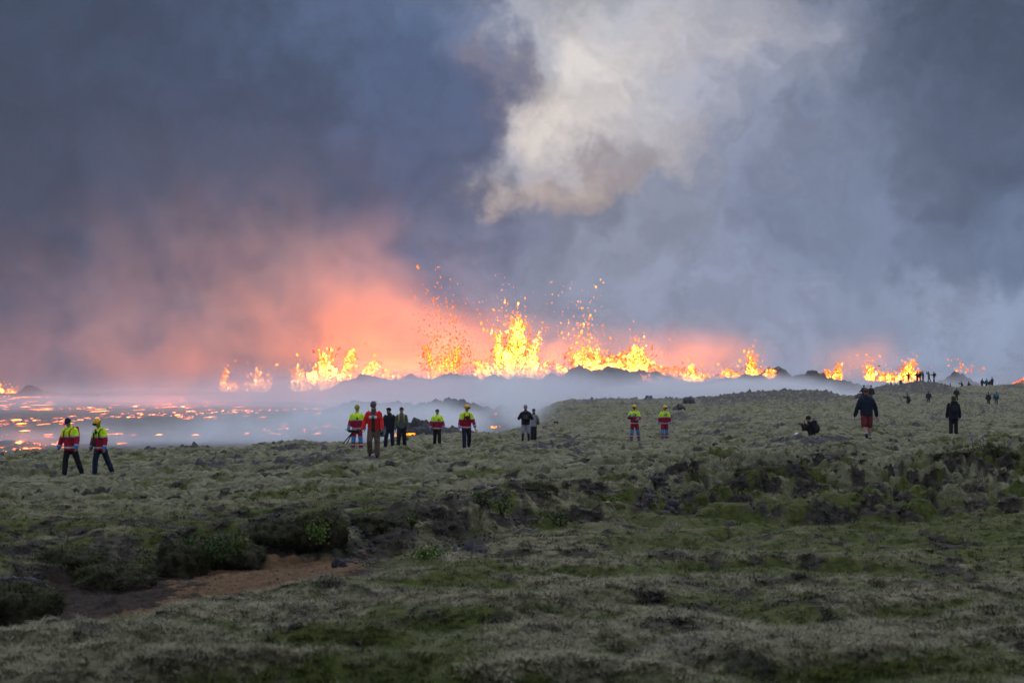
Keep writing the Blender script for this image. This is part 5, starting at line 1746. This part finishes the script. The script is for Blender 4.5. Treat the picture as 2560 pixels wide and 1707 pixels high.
# a bird over the crater row
bl = spot(2198, 915, 420)
bird = empty('bird', bl, R(20))
tag(bird, 'small dark bird gliding above the far lava spray', 'bird')
v, f = loft([(-0.26, 0, 0), (-0.10, 0, 0.01), (0.08, 0, 0.02), (0.20, 0, 0.03)], [0.02, 0.07, 0.065, 0.03], (0, 1, 0))
np_obj('body', v, f, fab('dark_plumage', (0.02, 0.02, 0.022)), bird)
for sd in (-1, 1):
    v, f = loft([(0.04, 0, 0.03), (0.06, sd * 0.28, 0.16), (-0.06, sd * 0.62, 0.10)], [(0.10, 0.012), (0.08, 0.010), (0.025, 0.006)], (1, 0, 0), 10)
    np_obj('wing', v, f, fab('dark_plumage', (0.02, 0.02, 0.022)), bird)
v, f = loft([(-0.24, 0, 0), (-0.44, 0, -0.01)], [(0.03, 0.008), (0.07, 0.008)], (0, 1, 0), 8)
np_obj('tail', v, f, fab('dark_plumage', (0.02, 0.02, 0.022)), bird)
# ------------------------------------------------------------------ boulders, stones
M_ROCK = rock_material('mossy_lava_rock', (0.020, 0.019, 0.021), (0.085, 0.080, 0.082), 3.0)


def lump(r, seed, sub=3, rough=0.35, flat=1.0):
    bm = bmesh.new()
    bmesh.ops.create_icosphere(bm, subdivisions=sub, radius=1.0)
    V = np.array([v.co[:] for v in bm.verts])
    F = np.array([[v.index for v in f.verts] for f in bm.faces])
    bm.free()
    n = 1 + rough * (perlin(V[:, 0] * 1.4 + seed, V[:, 1] * 1.4 + V[:, 2] * 1.1, seed % 50) + 0.55 * np.abs(perlin(V[:, 0] * 3.1 - V[:, 2] * 2.2, V[:, 1] * 3.1 + seed, seed % 40)))
    n = n + rough * 0.35 * perlin(V[:, 0] * 6 + V[:, 2] * 5, V[:, 1] * 6 + seed, 3)
    V = V * n[:, None] * np.asarray(r)
    V[:, 2] *= flat
    return V, F


def boulder(px, py, D, wpx, hpx, label, seed):
    s = D / FPX
    X = (px - 1280) / FPX * D
    V, F = lump((wpx * s / 2, wpx * s / 2 * 0.8, hpx * s * 0.75), seed, 4 if D < 40 else 3, 0.55)
    o = np_obj('boulder', V, F, M_ROCK)
    o.location = (X, D, hz(X, D) + hpx * s * 0.12)
    o.rotation_euler = (0, 0, seed * 1.7)
    tag(o, label, 'rock', 'dark lava rocks in the moss')
    return o


BOULD = [
    (2292, 1056, 108, 46, 15, 'dark flat lava slab between the maroon-shorts man and the brown-haired person'),
    (2255, 1062, 106, 22, 9, 'low dark stone beside the flat lava slab'),
    (2345, 1064, 104, 44, 10, 'low dark lava rib left of the brown-haired person'),
    (2500, 1042, 140, 24, 9, 'grey stone under the blue-jacketed far walker'),
    (2463, 1046, 135, 16, 7, 'small grey stone left of the blue-jacketed far walker'),
    (2150, 988, 236, 30, 18, 'dark boulder in front of the two people behind the maroon-shorts man'),
    (1722, 1004, 226, 26, 14, 'dark boulder on the slope right of the last rescuer'),
    (1700, 1022, 200, 36, 14, 'wide dark boulder level with the last rescuer'),
    (1620, 995, 262, 16, 12, 'square dark stone on the skyline above the helmeted pair'),
    (1362, 1068, 142, 16, 7, 'small black stone right of the couple'),
    (1390, 1066, 146, 9, 5, 'tiny black stone right of the couple'),
    (1480, 992, 266, 10, 9, 'black stone on the skyline left of the helmeted pair'),
    (30, 1446, 22.5, 130, 44, 'rounded grey turf-covered rock at the picture edge above the gully'),
    (850, 1420, 24.5, 44, 26, 'pale lava stone at the end of the red soil'),
    (1185, 1400, 25.2, 60, 40, 'grey lava boulder in the rubble of the gully'),
]
for i, (px, py, D, w, h, lb) in enumerate(BOULD):
    boulder(px, py, D, w, h, lb, i + 3)

st_p, st_r = [], []
for (x0, x1, D0, D1, n, r0) in ((960, 1230, 30.5, 37.5, 420, 0.055), (1610, 1700, 33.5, 37.5, 260, 0.055), (1060, 1230, 23.6, 26.4, 230, 0.045), (860, 940, 25.4, 28.5, 160, 0.04), (1280, 1340, 28, 31.5, 160, 0.045),
                              (1950, 2150, 37, 46, 260, 0.05), (180, 820, 19, 25, 700, 0.013), (1500, 2500, 40, 90, 360, 0.07)):
    D = rng.uniform(D0, D1, n)
    px = rng.uniform(x0, x1, n) + (120 if n == 420 else 0) * (D - D0) / (D1 - D0)
    X = (px - 1280) / FPX * D
    st_p.append(np.stack([X, D, height(X, D)], 1))
    st_r.append(r0 * (0.35 + 1.5 * rng.beta(1.2, 3.0, n)))
P, Rr = np.concatenate(st_p), np.concatenate(st_r)
sh = ICO_V[None] * (1 + rng.uniform(-0.28, 0.28, (len(P), len(ICO_V), 1))) * rng.uniform(0.7, 1.3, (len(P), 1, 3)) * np.array([1, 1, 0.75])
o = np_obj('lava_stones', (P[:, None] + sh * Rr[:, None, None]).reshape(-1, 3), (ICO_F[None] + (np.arange(len(P)) * len(ICO_V))[:, None, None]).reshape(-1, 3), rock_material('stone', (0.030, 0.026, 0.027), (0.105, 0.090, 0.090), 6.0), smooth=False)
tag(o, 'loose grey lava stones strewn along the gully and slope', kind='stuff')


# ------------------------------------------------------------------ grass and heather
def leaf_mat(name, c0, c1, rough=0.7, trans=0.25):
    m, nt, out = new_mat(name)
    b = nt.n('ShaderNodeBsdfPrincipled')
    oi = nt.n('ShaderNodeObjectInfo').outputs['Random']
    pos = nt.n('ShaderNodeTexCoord').outputs['Object']
    f = nt.math('ADD', nt.math('MULTIPLY', oi, 0.6), nt.math('MULTIPLY', nt.noise(pos, 11.0, 2.0), 0.5))
    nt.link(nt.mix(nt.range(f, 0.2, 0.85), c0, c1), b.inputs['Base Color'])
    b.inputs['Roughness'].default_value = rough
    b.inputs['Specular IOR Level'].default_value = 0.15
    nt.link(b.outputs[0], out.inputs[0])
    return m


def tuft_mesh(name, n, h0, h1, spread, width, mat, droop=0.5, seed=0):
    lr_ = np.random.default_rng(seed)
    V, F = [], []
    for i in range(n):
        a = lr_.uniform(0, 2 * np.pi)
        r0 = spread * 0.5 * math.sqrt(lr_.uniform())
        a2 = lr_.uniform(0, 2 * np.pi)
        base = np.array([r0 * math.cos(a2), r0 * math.sin(a2), -0.015])
        h = lr_.uniform(h0, h1)
        out = np.array([math.cos(a), math.sin(a), 0]) * spread * lr_.uniform(0.3, 1.0)
        side = np.array([-math.sin(a), math.cos(a), 0]) * width
        k = len(V)
        mid = base + out * 0.4 + np.array([0, 0, h * 0.65])
        tip = base + out * (0.9 + droop * 0.5) + np.array([0, 0, h * (1.0 - 0.45 * droop * lr_.uniform())])
        V += [base - side, base + side, mid - side * 0.7, mid + side * 0.7, tip]
        F += [(k, k + 1, k + 3), (k, k + 3, k + 2), (k + 2, k + 3, k + 4)]
    me = np_mesh(name, np.array(V), np.array(F))
    me.materials.append(mat)
    return me


def scatter(name, meshes, pts, rots, scl, label):
    """one stuff object: meshes scattered over points by geometry nodes"""
    me = bpy.data.meshes.new(name)
    me.vertices.add(len(pts))
    me.vertices.foreach_set('co', np.asarray(pts, np.float32).ravel())
    at = me.attributes.new('turn', 'FLOAT_VECTOR', 'POINT')
    at.data.foreach_set('vector', np.asarray(rots, np.float32).ravel())
    at = me.attributes.new('size', 'FLOAT', 'POINT')
    at.data.foreach_set('value', np.asarray(scl, np.float32).ravel())
    at = me.attributes.new('pick', 'INT', 'POINT')
    at.data.foreach_set('value', rng.integers(0, len(meshes), len(pts)).astype(np.int32))
    me.update()
    o = bpy.data.objects.new(name, me)
    link(o)
    ng = bpy.data.node_groups.new(name, 'GeometryNodeTree')
    ng.interface.new_socket('Geometry', in_out='INPUT', socket_type='NodeSocketGeometry')
    ng.interface.new_socket('Geometry', in_out='OUTPUT', socket_type='NodeSocketGeometry')
    gi, go = ng.nodes.new('NodeGroupInput'), ng.nodes.new('NodeGroupOutput')
    gg = ng.nodes.new('GeometryNodeGeometryToInstance')
    for q, m_ in enumerate(meshes):
        src = bpy.data.objects.new(name + '_tuft', m_)          # kept out of the scene, only instanced
        oi = ng.nodes.new('GeometryNodeObjectInfo')
        oi.inputs['Object'].default_value = src
        oi.inputs['As Instance'].default_value = True
        ng.links.new(oi.outputs['Geometry'], gg.inputs[0])
    ip = ng.nodes.new('GeometryNodeInstanceOnPoints')
    ip.inputs['Pick Instance'].default_value = True

    def attr(nm, dt):
        nd = ng.nodes.new('GeometryNodeInputNamedAttribute')
        nd.data_type = dt
        nd.inputs[0].default_value = nm
        return nd.outputs[0]
    ng.links.new(gi.outputs[0], ip.inputs['Points'])
    ng.links.new(gg.outputs[0], ip.inputs['Instance'])
    ng.links.new(attr('pick', 'INT'), ip.inputs['Instance Index'])
    ng.links.new(attr('turn', 'FLOAT_VECTOR'), ip.inputs['Rotation'])
    ng.links.new(attr('size', 'FLOAT'), ip.inputs['Scale'])
    ng.links.new(ip.outputs[0], go.inputs[0])
    md = o.modifiers.new('scatter', 'NODES')
    md.node_group = ng
    tag(o, label, kind='stuff')
    return o


def points(n, D0, D1, want, power=1.0):
    """random points between depths, denser near; want(masks, px, D) = probability"""
    u = rng.uniform(0, 1, n)
    D = np.exp(np.log(D0) + u * (np.log(D1) - np.log(D0)))
    t = rng.uniform(-0.275, 0.275, n)
    X = t * D
    z, mk = height(X, D, True)
    px = 1280 + FPX * t
    ok = rng.uniform(0, 1, n) < want(mk, px, D)
    return np.stack([X, D, z], 1)[ok], D[ok]


M_G1 = leaf_mat('grass_blade', (0.029, 0.041, 0.005), (0.098, 0.112, 0.020))
M_G2 = leaf_mat('dry_grass_blade', (0.084, 0.078, 0.036), (0.260, 0.234, 0.132))
M_H1 = leaf_mat('heather_sprig', (0.017, 0.015, 0.010), (0.066, 0.054, 0.037))
gm = [tuft_mesh('grass_tuft', 26, 0.012, 0.042, 0.095, 0.0028, M_G1, 1.1, 1), tuft_mesh('grass_tuft', 20, 0.015, 0.055, 0.09, 0.0028, M_G1, 1.1, 2)]
dm = [tuft_mesh('moss_fibres', 30, 0.018, 0.05, 0.085, 0.0032, M_G2, 1.2, 3), tuft_mesh('moss_fibres', 24, 0.02, 0.06, 0.10, 0.0030, M_G2, 1.3, 4)]
hm = [tuft_mesh('heather_tuft', 26, 0.012, 0.042, 0.09, 0.0045, M_H1, 0.9, 5), tuft_mesh('heather_tuft', 26, 0.012, 0.045, 0.10, 0.005, M_H1, 1.1, 6)]


def lay(name, meshes, n, D0, D1, want, label, smin, smax):
    P, D = points(n, D0, D1, want)
    k = len(P)
    rots = np.stack([rng.normal(0, 0.15, k), rng.normal(0, 0.15, k), rng.uniform(0, 6.28, k)], 1)
    return scatter(name, meshes, P, rots, rng.uniform(smin, smax, k) * (0.85 + D / 120), label)


lay('grass', gm, 60000, 9.5, 46, lambda m_, px, D: np.clip(m_[0] * 0.95 + 0.03, 0, 1) * (1 - m_[2]) * (1 - 0.7 * m_[1]), 'short dark green grass over the near slope', 0.6, 1.25)
lay('dry_moss', dm, 60000, 9.5, 40, lambda m_, px, D: np.clip(0.75 - 0.9 * m_[0], 0, 1) * (1 - m_[2]) * (1 - 0.8 * m_[1]) * m_[6], 'pale grey moss fibres over the near slope', 0.7, 1.4)
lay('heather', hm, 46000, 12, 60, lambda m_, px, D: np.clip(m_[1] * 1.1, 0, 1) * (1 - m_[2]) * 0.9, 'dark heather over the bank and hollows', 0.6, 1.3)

tm = [tuft_mesh('seed_grass', 6, 0.07, 0.15, 0.07, 0.0020, M_G2, 0.7, 7), tuft_mesh('long_grass', 9, 0.06, 0.13, 0.08, 0.0024, M_G1, 0.9, 8)]
lay('long_grass', tm, 5200, 9.5, 44, lambda m_, px, D: np.clip(m_[0] * 0.5 + m_[5] * 0.5, 0, 1) * (1 - m_[2]), 'sparse longer grass stalks over the near slope', 0.5, 1.2)

# ------------------------------------------------------------------ turf clumps, shrubs and flowers
M_TURF = simple_mat('turf', (0.034, 0.032, 0.016), 0.95, 0.6, 12.0, 0.05, 0.6)


def fuzz(V, N, n, length, width, lr_, down=0.4):
    """blades standing off a surface"""
    i = lr_.integers(0, len(V), n)
    b0 = V[i]
    d_ = N[i] + lr_.normal(0, 0.45, (n, 3)) - np.array([0, 0, down]) * lr_.uniform(0, 1, (n, 1))
    d_ /= np.linalg.norm(d_, axis=1, keepdims=True)
    side = np.cross(d_, lr_.normal(0, 1, (n, 3)))
    side /= np.linalg.norm(side, axis=1, keepdims=True)
    L = lr_.uniform(0.4, 1.0, (n, 1)) * length
    vv = np.stack([b0 - side * width, b0 + side * width, b0 + d_ * L - np.array([0, 0, 0.25]) * L * down], 1).reshape(-1, 3)
    return vv, np.arange(3 * n).reshape(-1, 3)


def turf(px, D, wpx, hpx, label, seed, green=0.3, depth=0.8, dz=0.0):
    lr_ = np.random.default_rng(900 + seed)
    s = D / FPX
    X = (px - 1280) / FPX * D
    root = empty('turf_clump', (X, D, hz(X, D) + dz))
    tag(root, label, 'turf clump', 'turf clumps hanging on the gully bank')
    V, F = lump((wpx * s / 2, wpx * s / 2 * depth, hpx * s * 0.62), seed, 4, 0.32)
    V[:, 2] += hpx * s * 0.32
    np_obj('sod', V, F, M_TURF, root)
    N = V / np.linalg.norm(V, axis=1, keepdims=True)
    k = int(1500 * wpx / 200)
    v, f = fuzz(V, N, k, 0.085, 0.004, lr_, 0.7)
    o = np_obj('heather_fringe', v, f, M_H1, root)
    o['kind'] = 'stuff'
    up = V[:, 2] > hpx * s * 0.35
    v, f = fuzz(V[up], N[up], int(k * green), 0.09, 0.0035, lr_, 0.2)
    o = np_obj('grass_fringe', v, f, M_G1, root)
    o['kind'] = 'stuff'
    return root


turf(50, 19.6, 200, 100, 'round turf block at the lower left edge of the gully', 1, 0.5, dz=0.02)
turf(285, 23.3, 190, 70, 'green-topped turf tongue slumping into the dark soil', 2, 0.8)
turf(345, 22.9, 90, 40, 'small dark sod fallen below the turf tongue', 3, 0.1)
turf(455, 24.6, 120, 92, 'hanging grey heather sod left of the bright shrub', 4, 0.1)
turf(560, 25.4, 200, 76, 'broad turf hump carrying the bright shrub above the red soil', 5, 0.5)
turf(800, 26.4, 130, 84, 'turf buttress at the right end of the red soil', 6, 0.6)
turf(925, 27.8, 120, 40, 'dark heather overhang beyond the red soil', 7, 0.2, dz=-0.04)
turf(180, 24.0, 170, 60, 'dark overhanging turf lip at the left of the bank', 8, 0.3)
turf(700, 26.4, 160, 66, 'dark turf lip right above the red soil', 9, 0.1)
turf(1330, 33.6, 130, 40, 'dark heather brow over the shadowed hollow', 10, 0.3, dz=-0.08)
turf(1900, 37.6, 120, 34, 'brown mossy hummock on the bank right of the rubble chute', 11, 0.3, dz=-0.1)
turf(2010, 37.8, 90, 34, 'rust-brown turf overhang beside the stony chute', 12, 0.1, dz=-0.1)
turf(2440, 40.0, 190, 60, 'dark green grassy hump at the right edge with flowers', 13, 1.6, dz=-0.22)

M_LEAF = leaf_mat('shrub_leaf', (0.028, 0.060, 0.008), (0.085, 0.135, 0.018))
M_STEM = simple_mat('shrub_stem', (0.045, 0.032, 0.020))


def shrub(px, D, wpx, hpx, n, label, seed, dz=0.0):
    lr_ = np.random.default_rng(1500 + seed)
    s = D / FPX
    X = (px - 1280) / FPX * D
    root = empty('shrub', (X, D, hz(X, D) + dz))
    tag(root, label, 'shrub', 'low bright green shrubs on the bank')
    w, h = wpx * s / 2, hpx * s
    st, lv, lf_ = [], [], []
    for i in range(9):
        a = lr_.uniform(0, 6.28)
        tip = np.array([math.cos(a) * w * lr_.uniform(.3, .9), math.sin(a) * w * .6, h * lr_.uniform(.5, .95)])
        st.append(loft([(0, 0, -0.03), tip * np.array([.5, .5, .6]), tip], [0.008, 0.006, 0.003], n=6))
        m_ = n // 9
        t = lr_.uniform(0.3, 1.05, m_)
        c = tip[None] * t[:, None] + lr_.normal(0, 1, (m_, 3)) * np.array([w * .22, w * .22, h * .14])
        c[:, 2] = np.maximum(c[:, 2], 0.01)
        d1 = lr_.normal(0, 1, (m_, 3))
        d1 /= np.linalg.norm(d1, axis=1, keepdims=True)
        d2 = np.cross(d1, lr_.normal(0, 1, (m_, 3)))
        d2 /= np.linalg.norm(d2, axis=1, keepdims=True)
        L = lr_.uniform(0.014, 0.030, (m_, 1))
        k = sum(len(q) for q in lv)
        lv.append(np.stack([c - d1 * L, c + d2 * L * 0.55, c + d1 * L, c - d2 * L * 0.55], 1).reshape(-1, 3))
        lf_.append(np.arange(4 * m_).reshape(-1, 4) + k)
    v, f = join(st)
    np_obj('stems', v, f, M_STEM, root)
    o = np_obj('leaves', np.concatenate(lv), np.concatenate(lf_), M_LEAF, root, smooth=False)
    o['kind'] = 'stuff'


SHR = [(525, 24.6, 150, 70, 420, 'bright green shrub sprawling over the turf hump above the red soil', .16), (600, 24.9, 60, 62, 220, 'upright green shrub at the right of the turf hump', .16),
       (362, 23.9, 60, 44, 160, 'small yellow-green shrub under the left turf lip', .12), (470, 25.2, 60, 34, 140, 'little green shrub on the bank edge left of the turf hump', .2),
       (795, 25.9, 90, 60, 240, 'yellow-green shrub on the turf buttress by the red soil', .2), (1030, 27.8, 46, 40, 120, 'small bright shrub over the stone pile', .08),
       (1205, 29.6, 60, 46, 170, 'bright green shrub in the middle of the dark bank', .1), (1255, 30.8, 90, 46, 170, 'dull green shrub deep in the shadowed hollow', .05),
       (1060, 22.8, 150, 36, 240, 'low yellow-green shrub on the near lip of the gully', .0), (1400, 31.6, 130, 40, 220, 'spreading green shrub below the dark heather brow', .02),
       (1520, 33.6, 80, 30, 140, 'yellow-flecked shrub left of the stony chute', .02), (1740, 37.4, 60, 34, 110, 'green shrub at the bank top right of the stony chute', .05),
       (1850, 35.0, 60, 20, 80, 'tiny green shrub at the foot of the right bank', .0), (2500, 39.5, 60, 50, 170, 'leafy green shrub among the flowers at the right edge', .2)]
for i, (px, D, w, h, n, lb, dz) in enumerate(SHR):
    shrub(px, D, w, h, n, lb, i, dz)

M_PUR = simple_mat('purple_petal', (0.20, 0.12, 0.42), 0.7, 0.3, 60)
M_YPT = simple_mat('yellow_petal', (0.65, 0.42, 0.02), 0.7, 0.2, 60)


def flower(px, D, h, mat, label, seed, dz=0.0, spike=True):
    lr_ = np.random.default_rng(1700 + seed)
    X = (px - 1280) / FPX * D
    root = empty('wildflower', (X, D, hz(X, D) + dz))
    tag(root, label, 'flower', 'wildflowers on the bank')
    bend = lr_.normal(0, 0.04, 2)
    top = np.array([bend[0], bend[1], h])
    v, f = loft([(0, 0, -0.02), top * 0.5 + np.array([0.01, 0, 0]), top], [0.005, 0.004, 0.003], n=6)
    np_obj('stem', v, f, M_G1, root)
    if spike:
        for q in range(7):
            z = h * (0.66 + 0.05 * q)
            v, f = sq((bend[0] * z / h, bend[1] * z / h, z), (0.024 - 0.0022 * q, 0.024 - 0.0022 * q, 0.012), 1, None, 7, 5)
            np_obj('floret', v, f, mat, root)
    else:
        for q in range(6):
            a = q * math.pi / 3
            v, f = sq(top + np.array([math.cos(a) * 0.015, math.sin(a) * 0.015, 0.004]), (0.011, 0.011, 0.005), 1, None, 6, 4)
            np_obj('petal', v, f, mat, root)
    for q in range(4):
        a = lr_.uniform(0, 6.28)
        z = h * lr_.uniform(0.15, 0.5)
        v, f = loft([(0, 0, z), (math.cos(a) * 0.05, math.sin(a) * 0.05, z + 0.03), (math.cos(a) * 0.09, math.sin(a) * 0.09, z + 0.02)], [(0.006, 0.002), (0.016, 0.002), (0.003, 0.001)], (-math.sin(a), math.cos(a), 0), 6)
        np_obj('leaf', v, f, M_LEAF, root)


FL = [(488, 34.0, .16, M_PUR, 'purple flower spike in the heather, left of two', True), (497, 34.4, .12, M_PUR, 'shorter purple flower spike in the heather, right of two', True),
      (757, 37.0, .16, M_YPT, 'yellow flower left of the pair above the bank', False), (785, 37.6, .18, M_YPT, 'middle yellow flower above the bank', False), (842, 39.0, .22, M_YPT, 'tallest yellow flower above the bank, on its own', False),
      (2432, 40.0, .34, M_PUR, 'purple flower spike, leftmost on the grassy hump at the right edge', True), (2456, 40.2, .30, M_PUR, 'purple flower spike, middle one on the grassy hump', True), (2521, 40.6, .28, M_PUR, 'purple flower spike by the picture edge on the grassy hump', True),
      (2448, 39.4, .24, M_YPT, 'yellow flower on the grassy hump at the right edge', False)]
for i, (px, D, h, m_, lb, sp) in enumerate(FL):
    flower(px, D, h, m_, lb, i, 0.12 if px > 2000 else 0.0, sp)
